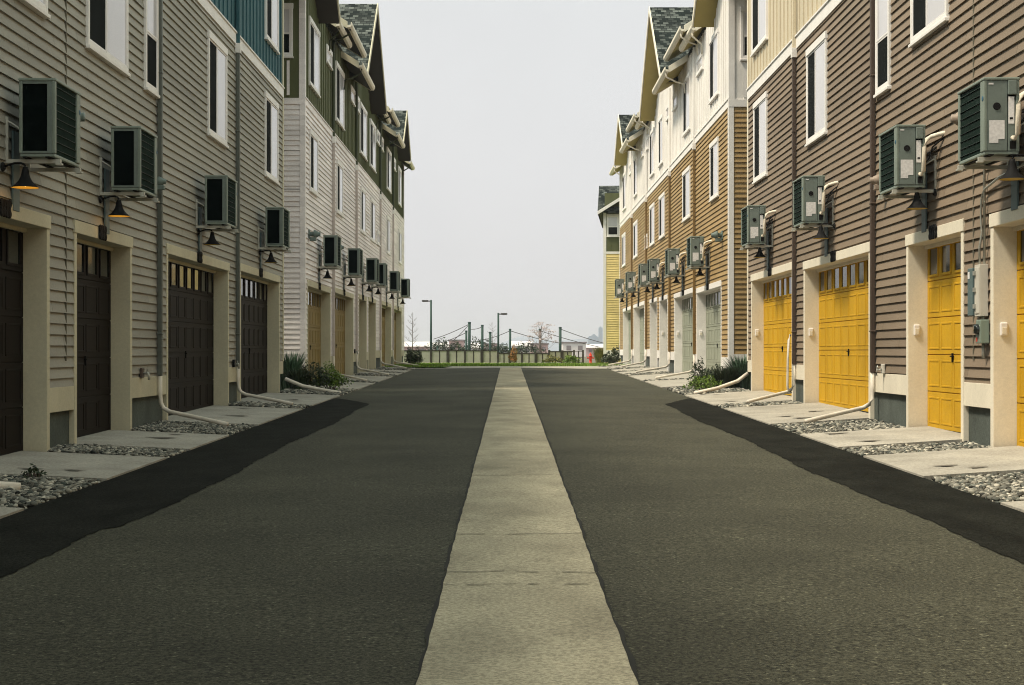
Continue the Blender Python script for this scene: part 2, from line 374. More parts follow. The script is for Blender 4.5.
# gravel beds between the driveways
def ico(sub):
    b = bmesh.new(); bmesh.ops.create_icosphere(b, subdivisions=sub, radius=1); b.verts.ensure_lookup_table()
    v = np.array([x.co[:] for x in b.verts]); f = np.array([[y.index for y in x.verts] for x in b.faces]); b.free(); return v, f
ICO = {1: ico(1), 2: ico(2)}
def pebbles(beds):
    V = []; Fc = []; off = 0; bed = MB()
    for s, y0, y1, X, E in beds:
        near = y0 < 24; dens = 1300 if near else 420; size = .0245 if near else .045
        area = max(0, y1 - y0) * (X - E); N = int(area * dens); bv, bf = ICO[2 if near else 1]
        bed.poly([(s * E, y0 - .33, zg(y0) - .075), (s * X, y0 - .08, zg(y0) - .02), (s * X, y1 - .08, zg(y1) - .02), (s * E, y1 - .33, zg(y1) - .075)])
        for i in range(N):
            f = rng.random(); x = E + .03 + (X - E - .02) * f; y = y0 + (y1 - y0) * rng.random() - .08 - .25 * (1 - f)
            r = size * (.55 + .8 * rng.random()); sc_ = np.array([1, .65 + .5 * rng.random(), .45 + .3 * rng.random()]) * r
            q = Matrix.Rotation(rng.random() * 6.28, 3, 'Z') @ Matrix.Rotation(rng.normal() * .35, 3, 'X')
            p = bv * (1 + .12 * rng.normal(size=(len(bv), 1))) * sc_ @ np.array(q).T
            z = zg(y) - .075 + .055 * f + .012 + .035 * rng.random() * (1 if near else 1.2)
            V.append(p + np.array([s * x, y, z])); Fc.append(bf + off); off += len(bv)
    V = np.concatenate(V); Fc = np.concatenate(Fc); me = bpy.data.meshes.new('gravel')
    me.from_pydata(V.tolist(), [], Fc.tolist()); me.materials.append(MAT['pebble'])
    me.polygons.foreach_set('use_smooth', [True] * len(me.polygons))
    o = bpy.data.objects.new('gravel', me); COL.objects.link(o)
    tag(o, 'grey river pebbles filling the beds between the driveway slabs', 'gravel', kind='stuff')
    struct(bed.build('gravel_bed', 'pebble_bed'))
beds = []
for s, spans, X, E, y0, y1 in ((-1, NL, XL, EL, 8.6, 37.6), (1, NR, XR, ER, 9.0, 38.8), (-1, FL, X2L, EL, 42.9, 73), (1, FR, X2R, ER, 44.4, 75)):
    cur = y0
    for a, c in spans + [(y1, y1)]:
        if a > cur + .1: beds.append((s, cur, a, X, E))
        cur = max(cur, c)
pebbles(beds)
# far end of the lane: cross path and lawn
b = MB(); z = zg(70)
b.poly([(-9, 60.8, z - .035), (9, 60.8, z - .035), (9, 69, z - .02), (-9, 69, z - .02)]); struct(b.build('path', 'concrete_slab'))
b = MB()
b.poly([(-30, 69, z - .03), (30, 69, z - .03), (30, 92, z - .03), (-30, 92, z - .03)])
b.poly([(-5.2, 62.5, z + .01), (-2.6, 62.0, z + .01), (-2.55, 68.5, z + .01), (-5.2, 70, z + .01)])
struct(b.build('lawn', 'lawn'))
b = MB()
for i in range(9000):
    if i % 3: x, y = rng.uniform(-6, 6), rng.uniform(69, 80)
    else: x, y = rng.uniform(-5.1, -2.7), rng.uniform(62.6, 69)
    h = rng.uniform(.04, .11); a = rng.uniform(0, 6.28); dx, dy = .03 * math.cos(a), .03 * math.sin(a)
    b.poly([(x - dx, y - dy, z - .03), (x + dx, y + dy, z - .03), (x + rng.normal() * .03, y + rng.normal() * .03, z + h)])
tag(b.build('grass', 'leaf_grass', fix=False), 'short green grass at the far end of the lane before the low fence', 'grass', kind='stuff')

# ------------------------------------------------------------------ facade builder
class Facade:
    def __init__(s, side, X, root): s.s, s.X, s.root = side, X, root
    def P(s, u, v, w): return (s.s * (s.X - w), u, v)
    def box(s, b, u0, u1, v0, v1, w0, w1, mi=0): b.box(s.s * (s.X - w0), s.s * (s.X - w1), u0, u1, v0, v1, mi)
def lap_rows(b, put, spans_fn, v0, v1):
    """lap boards: put(u,v,w); spans_fn(va,vb) -> [(u0,u1,vlow)]"""
    v = v0; out = .025
    while v < v1 - .01:
        vb = min(v + EXPO, v1)
        for u0, u1, lo in spans_fn(v, vb):
            t0 = (lo - v) / EXPO; wl = out * (1 - t0) + .003
            b.poly([put(u0, lo, wl), put(u1, lo, wl), put(u1, vb + .004, .002), put(u0, vb + .004, .002)])
            b.poly([put(u0, lo, -.004), put(u1, lo, -.004), put(u1, lo, wl), put(u0, lo, wl)])
        v = vb
DOORS = {}
def door(F, a, c, mdoor, mtrim, base, top, ncol):
    root = F.root; TR = .105; dz = -.245
    fb = MB()
    F.box(fb, a, a + TR, base - .05, top - .15, dz, .028); F.box(fb, c - TR, c, base - .05, top - .15, dz, .028)
    F.box(fb, a - .012, c + .012, top - .15, top, dz, .040)
    F.box(fb, a + TR, c - TR, top - .20, top - .152, dz, dz + .05)
    fr_ = fb.build('door_frame', mtrim, root, bevel=.005)
    i0, i1 = a + TR, c - TR; h0, h1 = base, top - .15; H = h1 - h0; nrow = 5; rh = H / nrow
    d = MB(); F.box(d, i0 + .003, i1 - .003, h0 + .006, h1 - .004, dz - .06, dz - .005)
    cw = (i1 - i0 - .10) / ncol
    for r in range(nrow):
        z0 = h0 + r * rh
        F.box(d, i0 + .004, i1 - .004, z0 + .010, z0 + rh - .002, dz - .005, dz + .010)      # section skin, grooves between
        if r < nrow - 1:
            for k in range(ncol):
                u0 = i0 + .05 + k * cw + .045; u1 = i0 + .05 + (k + 1) * cw - .045
                pz0, pz1 = z0 + .075, z0 + rh - .065
                # embossed panel: raised rim and field
                for (q0, q1, r0, r1) in ((u0, u0 + .025, pz0, pz1), (u1 - .025, u1, pz0, pz1), (u0 + .025, u1 - .025, pz0, pz0 + .025), (u0 + .025, u1 - .025, pz1 - .025, pz1)):
                    F.box(d, q0, q1, r0, r1, dz + .009, dz + .0165)
    dr = d.build('garage_door', mdoor, root, bevel=.004)
    sb = MB(); F.box(sb, i0 + .002, i1 - .002, h0 - .02, h0 + .016, dz - .02, dz + .016); sb.build('seal', 'metal_black', dr)
    z0 = h0 + 4 * rh
    for k in range(ncol):
        ins = .10; u0 = i0 + .05 + k * cw + ins; u1 = i0 + .05 + (k + 1) * cw - ins; fb = MB(); gb = MB(); pz0, pz1 = z0 + .09, z0 + rh - .06
        for (q0, q1, r0, r1) in ((u0 - .03, u0, pz0 - .03, pz1 + .03), (u1, u1 + .03, pz0 - .03, pz1 + .03), (u0, u1, pz0 - .03, pz0), (u0, u1, pz1, pz1 + .03)):
            F.box(fb, q0, q1, r0, r1, dz + .009, dz + .026)
        F.box(gb, u0, u1, pz0, pz1, dz + .0085, dz + .0125)
        fb.build('light_frame', mdoor, dr); gb.build('pane', 'glass_dark', dr)
    hb = MB(); um = (i0 + i1) / 2; hz = h0 + 1.95 * rh
    F.box(hb, um - .04, um + .04, hz, hz + .018, dz + .01, dz + .045); F.box(hb, um - .014, um + .014, hz - .07, hz + .05, dz + .01, dz + .03)
    hb.build('handle', 'metal_black', dr)
    DOORS.setdefault(F.root.name, []).append((a, c, base, top))
    return fr_
def window(F, u0, u1, v0, v1, kind='slider', put_box=None, mtrim='trim_white'):
    B = put_box or (lambda b, *a: F.box(b, *a)); T = .062; b = MB()
    B(b, u0, u0 + T, v0, v1 - T * 2, -.01, .054); B(b, u1 - T, u1, v0, v1 - T * 2, -.01, .054)
    B(b, u0 - .01, u1 + .01, v1 - T * 2, v1, -.01, .062); B(b, u0 + T, u1 - T, v0, v0 + T, -.01, .054)
    B(b, u0 - .015, u1 + .015, v0 - .045, v0 - .002, -.01, .078)
    wo = b.build('window', mtrim, F.root, bevel=.004)
    a0, a1, c0, c1 = u0 + T, u1 - T, v0 + T, v1 - T * 2; S = .028; f = MB()
    panes = []
    if kind == 'slider':
        near_dark = F.s < 0; L = a1 - a0
        m = a0 + L * .44 if near_dark else a1 - L * .44
        d0, d1, p0, p1 = (a0, m, m, a1) if near_dark else (m, a1, a0, m)
        panes = [(d0, d1, c0, c1, 'screen', .033), (p0, p1, c0, c1, 'glass_pale', .038)]
    elif kind == 'hung':
        m = (c0 + c1) / 2 - .05; panes = [(a0, a1, m, c1, 'glass_pale', .038), (a0, a1, c0, m, 'screen', .033)]
    else: panes = [(a0, a1, c0, c1, 'glass_pale', .036)]
    for q0, q1, r0, r1, m_, w_ in panes:
        for (x0, x1, y0, y1) in ((q0, q0 + S, r0, r1), (q1 - S, q1, r0, r1), (q0 + S, q1 - S, r0, r0 + S), (q0 + S, q1 - S, r1 - S, r1)):
            B(f, x0, x1, y0, y1, -.01, w_ + .009)
        pb_ = MB(); B(pb_, q0 + S, q1 - S, r0 + S, r1 - S, w_ - .004, w_)
        pb_.build('pane', m_, wo)
    f.build('sash', 'window_vinyl', wo)
    return wo
def downspout(F, u, v0, v1, split, mlow, mup, outlet=True, gnd=0.0, drift=.7, reach=.95):
    b = MB(); r = .04
    F.box(b, u - r, u + r, split, v1, .03, .10); 
    for z_ in np.arange(split + .6, v1, 1.9): F.box(b, u - r - .012, u + r + .012, z_, z_ + .03, .022, .106)
    o = b.build('downspout', mlow, F.root, bevel=.012)
    if mup:
        b = MB(); F.box(b, u - r, u + r, v1 + .02, 10.2, .03, .10); b.build('upper_downspout', mup, F.root, bevel=.012)
        b = MB(); F.box(b, u - .065, u + .065, v1 - .16, v1 + .02, .02, .115); b.build('collector_box', 'trim_white', F.root)
    if outlet:
        p = MB(); rr = .031
        pts = [F.P(u, split, .066), F.P(u, gnd + .42, .066), F.P(u, gnd + .30, .075), F.P(u - .02, gnd + .22, .12), F.P(u - .06, gnd + .17, .22)]
        pts += [F.P(u - .06 - drift * t, gnd + .17 - .15 * t, .22 + reach * t) for t in (.3, .65, 1)]
        p.tube(pts, rr, 10); p.build('drain_pipe', 'pvc', F.root, smooth=True)
def battens(b, F, u0, u1, v0, v1f, pitch=.405):
    u = u0 + .2
    while u < u1 - .05:
        v1 = v1f(u) if callable(v1f) else v1f
        if v1 > v0: F.box(b, u - .022, u + .022, v0, v1, .006, .028)
        u += pitch
def gable_top(gables, u):
    z = 10.25
    for yc, hf, rise in gables:
        d = abs(u - yc)
        if d < hf: z = max(z, 9.95 + rise * (1 - d / hf) - .1)
    return z
def row(name, label, s, X, y0, y1, spans, mlow, mup, mdoor, mtrim, belt, mpipe, mpipe_up, soff, gables, eaves, spouts, wins, joint=None, mat_belt='trim_white', pipes=True):
    root = thing(name, label, 'townhouses', (s * X, (y0 + y1) / 2, zg((y0 + y1) / 2)))
    F = Facade(s, X, root); info = []
    for a, c in spans:
        base = zg((a + c) / 2) + wall_rise(s); top = base + 2.63; info.append((a - .003, c + .003, base, top))
    def lowtrim(u):                                   # base board steps with the slope of the lane
        return zg(u) + wall_rise(s)
    cuts = [y0] + [x for a, c, _, _ in info for x in (a, c)] + [y1]
    gaps = [(cuts[i], cuts[i + 1]) for i in range(0, len(cuts), 2) if cuts[i + 1] - cuts[i] > .03]
    def bb(u): return round((zg(u) + wall_rise(s) + .69 - .5) / EXPO) * EXPO + .5
    # siding
    b = MB()
    def spans_fn(va, vb):
        res = []
        for (g0, g1) in gaps:
            t = gapstep[(g0, g1)]
            if vb > t + .001: res.append((g0, g1, max(va, t)))
        for (a, c, base, top) in info:
            if vb > top + .001: res.append((a, c, max(va, top)))
        return res
    gapstep = {gp: zg((gp[0] + gp[1]) / 2) + wall_rise(s) + .69 for gp in gaps}
    lap_rows(b, F.P, spans_fn, .5, belt[0])
    b.build('lower_siding', mlow, root, fix=False)
    for (g0, g1), t in gapstep.items():
        bb_ = MB(); fd = MB()
        F.box(bb_, g0 + .004, g1 - .004, t - .28, t, -.05, .024)
        F.box(fd, g0 + .004, g1 - .004, t - 1.1, t - .28, -.2, -.035)
        bb_.build('base_board', mtrim, root, bevel=.004); fd.build('foundation', 'foundation', root)
    # upper wall
    b = MB(); st = 12 if not gables else 60
    us = sorted(set(list(np.linspace(y0, y1, st)) + [q for yc, hf, r_ in gables for q in (yc - hf, yc, yc + hf) if y0 < q < y1]))
    for q0, q1 in zip(us, us[1:]):
        b.poly([F.P(q0, belt[1], .005), F.P(q1, belt[1], .005), F.P(q1, gable_top(gables, q1), .005), F.P(q0, gable_top(gables, q0), .005)])
    battens(b, F, y0, y1, belt[1], lambda u: gable_top(gables, u))
    b.build('upper_wall', mup, root, fix=False)
    b = MB(); F.box(b, y0, y1, belt[0], belt[1], -.02, .036); F.box(b, y0, y1, belt[1], belt[1] + .035, -.02, .058); b.build('belt_board', mat_belt, root, bevel=.005)
    # body of the building behind the facade
    b = MB(); b.box(s * (X + .31), s * (X + 9.5), y0 + .03, y1 - .03, zg(y0) - .3, 10.25)
    zt = min(zg(y0) + 2.3, 2.6)
    b.box(s * (X + .004), s * (X + .32), y0 + .03, y1 - .03, max(i_[3] for i_ in info) - .01, 10.25)
    b.build('wall', mlow, root)
    for (a, c, base, top), sp in zip(info, spans):
        door(F, a + .003, c - .003, mdoor, mtrim, base, top, 8 if sp[1] - sp[0] > 4 else 4)
    for wd in wins: window(F, *wd)
    for k, u in enumerate(spouts):
        sp_ = zg(u) + wall_rise(s) + .69
        downspout(F, u, 0, belt[0], sp_, mpipe, mpipe_up, True, zg(u) + wall_rise(s), .6 + .5 * random.random(), .8 + .3 * random.random())
    if joint:
        for u in joint:
            b = MB(); F.box(b, u - .014, u + .014, zg(u) + 1.0, belt[0], .004, .026); b.build('joint_strip', 'joint_gap', root)
    # corner boards
    for (u, d) in ((y0, 1), (y1, -1)):
        b = MB(); F.box(b, u - .03 * d, u + .10 * d, zg(u) + .7, belt[0], -.02, .034); F.box(b, u - .03 * d, u + .10 * d, belt[1] + .036, 10.2, -.02, .034)
        b.build('corner_board', mtrim if not gables else 'trim_white' if s > 0 else 'siding_blush', root, bevel=.004)
    # roofs
    b = MB()
    prof = [(.0, 10.25), (-.02, 10.45), (-5.0, 13.6), (-9.5, 10.45), (-9.5, 10.25)]
    b.prism(prof, y0 + .02, y1 - .02, lambda p, q, a: F.P(a, q, p)); rf = b.build('roof', 'shingle_main', root)
    ov = .56
    for yc, hf, rise in gables:
        zb = 9.95; k = rise / hf
        rb = MB(); sb = MB(); fb = MB()
        for d in (-1, 1):
            foot = yc + d * hf
            put = lambda p, q, a: F.P(p, q, a)
            prof = [(foot, zb + .05), (yc, zb + rise + .05), (yc, zb + rise + .16), (foot, zb + .16)]
            rb.prism(prof, ov, -5.5, put)
            prof = [(foot, zb), (yc, zb + rise), (yc, zb + rise + .049), (foot, zb + .049)]
            sb.prism(prof, ov - .01, -5.5, put)
            prof = [(foot, zb - .02), (yc, zb + rise - .02), (yc, zb + rise + .19), (foot, zb + .19)]
            fb.prism(prof, ov + .001, ov + .035, put)
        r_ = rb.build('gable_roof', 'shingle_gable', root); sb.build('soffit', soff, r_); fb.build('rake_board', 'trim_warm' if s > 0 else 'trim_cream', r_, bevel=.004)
    for (a, c, ovh, zb) in eaves:
        put = lambda p, q, u: F.P(u, q, p); k = .62
        rb = MB(); rb.prism([(.004, zb + k * ovh + .03), (ovh, zb + .03), (ovh, zb + .15), (.004, zb + k * ovh + .15)], a + .03, c - .03, put)
        e_ = rb.build('eave_roof', 'shingle_main', root)
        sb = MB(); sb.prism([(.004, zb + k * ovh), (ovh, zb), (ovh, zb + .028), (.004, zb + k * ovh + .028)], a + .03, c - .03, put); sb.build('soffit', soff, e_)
        for q0, q1 in ((a, a + .029), (c - .029, c)):
            fb = MB(); fb.prism([(.004, zb + k * ovh - .03), (ovh, zb - .03), (ovh, zb + .17), (.004, zb + k * ovh + .17)], q0, q1, put)
            fb.build('end_board', 'trim_warm' if s > 0 else 'trim_cream', e_, bevel=.004)
        gb = MB(); gb.prism([(ovh + .002, zb + .0), (ovh + .08, zb + .0), (ovh + .125, zb + .06), (ovh + .125, zb + .14), (ovh + .10, zb + .14), (ovh + .095, zb + .07), (ovh + .002, zb + .05)], a - .04, c + .04, put)
        gb.build('gutter', 'trim_warm', e_)
        tb = MB(); uu = a + .25
        tb.tube([F.P(uu, zb + .0, ovh + .05), F.P(uu, zb - .12, ovh + .05), F.P(uu + .08, zb - .26, ovh * .55), F.P(uu + .10, zb - .32, .09), F.P(uu + .10, zb - .6, .07)], .028, 8)
        tb.build('gutter_elbow', 'trim_warm' if s > 0 else 'metal_olive', e_, smooth=True)
    F.info = info; return F

W2 = (5.03, 6.78)
winsNL = [(15.0, 16.92, 5.03, 6.78), (18.55, 20.5, 5.03, 6.78), (21.5, 22.28, 5.03, 6.78, 'hung'), (26.02, 27.7, *W2), (32.1, 33.85, *W2),
          (32.2, 33.9, 7.93, 9.7), (26.0, 27.7, 7.93, 9.7), (19.0, 20.7, 7.93, 9.7), (10.3, 12.2, 5.03, 6.78)]
winsNR = [(15.2, 16.9, 5.45, 6.8), (18.96, 20.66, 5.45, 6.8), (21.84, 22.64, 5.1, 6.8, 'hung'), (26.2, 27.9, 5.08, 6.8), (32.25, 33.95, 5.06, 6.8),
          (32.25, 34.2, 7.93, 9.7), (26.2, 27.9, 7.93, 9.7), (19.0, 20.7, 7.93, 9.7), (10.3, 12.2, 5.1, 6.8)]
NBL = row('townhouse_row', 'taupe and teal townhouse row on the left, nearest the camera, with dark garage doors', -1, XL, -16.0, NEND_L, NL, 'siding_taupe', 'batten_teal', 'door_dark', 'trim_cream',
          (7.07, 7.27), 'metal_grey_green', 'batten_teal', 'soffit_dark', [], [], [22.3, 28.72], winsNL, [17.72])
NBR = row('townhouse_row', 'brown and cream townhouse row on the right, nearest the camera, with yellow garage doors', 1, XR, -16.0, NEND_R, NR, 'siding_brown', 'batten_cream', 'door_yellow', 'trim_warm',
          (7.04, 7.26), 'metal_brown', 'batten_cream', 'soffit_olive', [], [], [22.75, 29.02], winsNR, [17.95])
def far_wins(lo, up, small, sl=(5.38, 6.9), su=(8.03, 9.72)):
    return [(a, c, *sl) for a, c in lo] + [(a, c, *su) for a, c in up] + [(a, c, 9.27, 9.74, 'small') for a, c in small]
wFL = far_wins([(38.4, 39.95), (44.4, 46.0), (51.6, 53.2), (55.3, 57.1), (62.6, 64.2), (69.4, 71.1)],
               [(38.3, 40.3), (44.2, 46.3), (51.4, 53.7), (55.1, 57.3), (62.7, 64.8), (69.0, 70.9)],
               [(41.9, 43.1), (48.3, 49.5), (50.1, 51.1), (57.8, 59.1), (59.9, 60.8), (65.8, 67.4)]) + [(58.0, 59.1, 5.42, 5.95, 'small')]
wFR = far_wins([(39.7, 41.3), (45.9, 47.8), (53.4, 55.3), (57.2, 59.0), (64.7, 66.7), (71.4, 73.4)],
               [(39.7, 41.4), (45.9, 47.7), (54.0, 55.5), (57.3, 59.0), (64.9, 66.6), (71.2, 73.0)],
               [(42.9, 44.2), (49.4, 50.5), (51.7, 52.7), (59.8, 60.9), (61.9, 63.0), (67.9, 69.0)]) + [(60.1, 61.0, 5.42, 5.95, 'small')]
gabL = [(38.0, 2.3, 1.75), (51.9, 3.75, 3.0), (66.9, 2.5, 1.75)]
gabR = [(38.4, 2.35, 1.75), (53.3, 4.0, 3.2), (68.4, 2.6, 1.8)]
eavL = [(41.9, 44.9, .30, 10.22), (42.9, 47.3, .50, 10.40), (45.7, 49.7, .55, 9.80), (57.0, 59.8, .30, 10.22), (57.9, 61.9, .5, 10.40), (60.6, 64.2, .55, 9.85), (70.6, 73.2, .4, 10.0)]
eavR = [(42.4, 45.4, .30, 10.22), (43.4, 47.9, .50, 10.40), (46.6, 50.7, .60, 9.84), (58.4, 61.3, .30, 10.22), (59.3, 63.4, .5, 10.40), (62.2, 65.9, .58, 9.86), (72.4, 75.4, .4, 10.0)]
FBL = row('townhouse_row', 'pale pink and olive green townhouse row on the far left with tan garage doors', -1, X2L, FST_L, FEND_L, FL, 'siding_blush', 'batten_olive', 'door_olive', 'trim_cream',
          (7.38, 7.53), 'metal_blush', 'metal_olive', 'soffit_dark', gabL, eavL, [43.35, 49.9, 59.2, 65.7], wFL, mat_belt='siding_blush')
FBR = row('townhouse_row', 'ochre and white townhouse row on the far right with sage grey garage doors', 1, X2R, FST_R, FEND_R, FR, 'siding_ochre', 'batten_white', 'door_sage', 'trim_white',
          (7.37, 7.55), 'metal_ochre', 'batten_white', 'soffit_olive', gabR, eavR, [44.66, 51.5, 60.3, 67.4], wFR)
# camera-facing end walls of the far rows
for F, y, ml, mu, mt, belt, s, mw in ((FBL, FST_L, 'siding_blush', 'batten_olive', 'siding_blush', (7.38, 7.53), -1, 'trim_white'),
                                      (FBR, FST_R, 'siding_ochre', 'batten_white', 'trim_white', (7.37, 7.55), 1, 'trim_white')):
    X = F.X; b = MB(); put = lambda u, v, w_: (s * (X + u), y - w_, v)
    lap_rows(b, put, lambda va, vb: [(.1, 9.5, va)], 1.25, belt[0]); b.build('end_siding', ml, F.root, fix=False)
    b = MB(); b.box(s * X, s * (X + 9.5), y - .012, y + .02, belt[1], 10.25)
    for k in range(20): b.box(s * (X + .35 + .405 * k), s * (X + .394 + .405 * k), y - .03, y - .01, belt[1], 10.25)
    b.build('end_upper_wall', mu, F.root)
    b = MB(); b.box(s * (X - .03), s * (X + .10), y - .034, y - .002, .9, belt[0]); b.box(s * (X - .03), s * (X + 9.5), y - .04, y - .003, belt[0] + .003, belt[1])
    b.box(s * (X - .03), s * (X + .12), y - .036, y - .013, belt[1], 10.25); b.box(s * (X + .11), s * (X + 9.5), y - .03, y - .002, .95, 1.245)
    b.build('end_trim', mt, F.root)
    b = MB(); b.box(s * (X + .02), s * (X + 9.5), y + .01, y + .1, .1, .95); b.build('end_foundation', 'foundation', F.root)
    def pbx(b, u0, u1, v0, v1, w0, w1): b.box(s * (X + u0), s * (X + u1), y - .012 - w0, y - .012 - w1, v0, v1)
    window(F, .27, 1.05, 8.55, 9.85, 'hung', pbx, mw)
    b = MB(); b.box(s * (X + .35), s * (X + .42), y - .035, y - .012, 7.6, 8.45); b.build('window_apron_trim', mt, F.root)

# ------------------------------------------------------------------ wall air conditioners
AL, AD, AH = .92, .37, .80
def make_unit():
    """local frame: street side is -x, wall at x=+.57-ish, service end is -y, bottom of the casing z=0"""
    r = thing('air_conditioner', 'x', 'air conditioner', (0, 0, 0), 'air conditioners hung on the townhouse walls')
    x0, x1, y0, y1 = 0, AD, -AL / 2, AL / 2
    b = MB(); P = .035
    for (a, c, d, e_) in ((x0, x0 + P, y0, y0 + .13), (x0, x0 + P, y1 - .05, y1), (x1 - P, x1, y0, y0 + P), (x1 - P, x1, y1 - .05, y1)): b.box(a, c, d, e_, .035, AH - .03)
    b.box(x0 + .01, x1 - .005, y0 + .01, y1 - .01, .0, .035); b.box(x0 + P, x1 - .02, y0 + .03, y1 - .02, .035, .06)
    b.box(x0 - .006, x1 + .004, y0 - .006, y1 + .006, AH - .03, AH)
    b.build('casing', 'unit_pale', r, bevel=.008)
    b = MB(); b.box(x0 + .018, x0 + .030, y0 + .13, y1 - .05, .036, AH - .031); c_ = b.build('coil', 'unit_coil', r)
    b = MB()
    for k in range(9): z_ = .08 + k * .08; b.box(x0 + .008, x0 + .017, y0 + .131, y1 - .051, z_, z_ + .0035)
    b.build('wire_guard', 'unit_wire', r)
    b = MB(); b.box(x0 + P, x1 - P, y1 - .032, y1 - .02, .036, AH - .031); b.build('coil', 'unit_coil_dark', r)
    b = MB()                                                 # corner frame of the coil end
    b.box(x0 + P, x0 + .085, y1 - .018, y1 - .004, .036, AH - .031); b.box(x0 + .085, x1 - P, y1 - .018, y1 - .004, AH - .06, AH - .031); b.box(x0 + .085, x1 - P, y1 - .018, y1 - .004, .036, .06)
    b.build('end_frame', 'unit_grey', r, bevel=.004)
    b = MB(); b.box(x1 - .02, x1 - .004, y0 + P, y1 - .05, .036, AH - .031); b.build('back_panel', 'unit_grey', r)
    # service end
    b = MB(); b.box(x0 + P + .001, x0 + .245, y0 + .004, y0 + .03, .037, AH - .032); sp_ = b.build('service_panel', 'unit_grey', r, bevel=.006)
    b = MB(); b.lathe([(.0, -.006), (.036, -.006), (.040, 0), (.040, .004)], (x0 + .135, y0 + .002, .50), 20, 'y'); o = b.build('badge', 'metal_black', sp_)
    b = MB()
    b.poly([(x0 + q, y0 + .001, z_) for q, z_ in ((.055, .12), (.15, .12), (.15, .16), (.215, .16), (.215, .355), (.055, .355))])
    b.build('paper_label', 'paper', sp_, fix=False); b = MB(); b.box(x0 + .05, x0 + .10, y0 + .0005, y0 + .0035, AH - .075, AH - .058)
    b.build('paper_label', 'paper', sp_)
    b = MB(); b.box(x0 + .25, x1 - P - .001, y0 + .006, y0 + .03, .037, .56); cp = b.build('control_panel', 'unit_grey', r, bevel=.005)
    b = MB(); b.box(x0 + .255, x0 + .315, y0 + .001, y0 + .005, .32, .60); b.build('paper_label', 'paper', cp)
    b = MB(); b.box(x0 + .268, x0 + .300, y0 - .002, y0 + .0005, .365, .385); b.build('label_print', 'metal_black', cp); b = MB(); b.box(x0 + .27, x0 + .33, y0 - .002, y0 + .004, .06, .14); b.build('valve_cover', 'metal_black', cp)
    b = MB(); b.box(x0 + .248, x1 - .03, y0 - .014, y0 + .03, .62, AH - .034); b.build('junction_cover', 'unit_grey', r, bevel=.008)
    b = MB(); b.lathe([(0, -.003), (.024, -.003), (.026, 0)], (x0 - .002, y0 + .04, .585), 16, 'x'); b.build('sticker', 'sticker_blue', r)
    # wall brackets: two arms, two wall legs, two rails
    for y_ in (y0 + .10, y1 - .10):
        k = MB(); k.box(x0 - .03, AX, y_ - .02, y_ + .02, -.055, -.015); k.box(AX - .042, AX - .002, y_ - .02, y_ + .02, -.014, .42); k.box(x0 - .045, x0 + .02, y_ - .03, y_ + .03, -.075, -.056)
        k.tube([(AX - .03, y_, .38), (AX - .10, y_, .34), (x1 + .02, y_ + .01, .30)], .010, 6)
        k.build('bracket', 'galvanised', r, bevel=.003)
    b = MB()
    for xx in (x0 + .05, x1 - .09): b.box(xx, xx + .04, y0 - .04, y1 + .04, -.014, -.001)
    for xx, yy in ((x0 + .07, y0 + .1), (x0 + .07, y1 - .1), (x1 - .07, y0 + .1), (x1 - .07, y1 - .1)): b.box(xx - .02, xx + .02, yy - .02, yy + .02, -.0145, .002)
    b.build('rail', 'metal_black', r)
    # dark strip paints the unit's shadow along with a line cover; insulated refrigerant line
    b = MB(); b.box(AX - .05, AX - .028, .02, .22, -.52, .30); b.build('line_cover_shade', 'meter_teal', r, bevel=.004)
    b = MB(); b.tube([(x0 + .30, y0 + .0, .17), (x0 + .30, y0 - .05, .165), (x0 + .325, y0 - .075, .20), (x0 + .335, y0 - .08, .50), (x0 + .36, y0 - .085, .60), (x0 + .42, y0 - .10, .635), (AX - .06, y0 - .22, .65), (AX + .02, y0 - .3, .66)], .027, 10)
    b.build('refrigerant_line', 'insulation', r, smooth=True)
    b = MB(); b.tube([(x1 - .02, y0 + .05, .30), (x1 + .03, y0 - .05, .36), (x1 + .06, y0 - .10, .50), (AX - .06, y0 - .18, .56), (AX + .02, y0 - .25, .62)], .011, 6); b.tube([(x1 - .02, y0 + .05, .42), (x1 + .06, y0 - .02, .45), (AX - .03, y0 + .06, .52), (AX + .02, y0 + .1, .5)], .013, 6)
    b.build('cable', 'metal_black', r, smooth=True)
    return r
AX = .55                        # wall plane in the unit's frame
unit = make_unit(); index_children(unit)

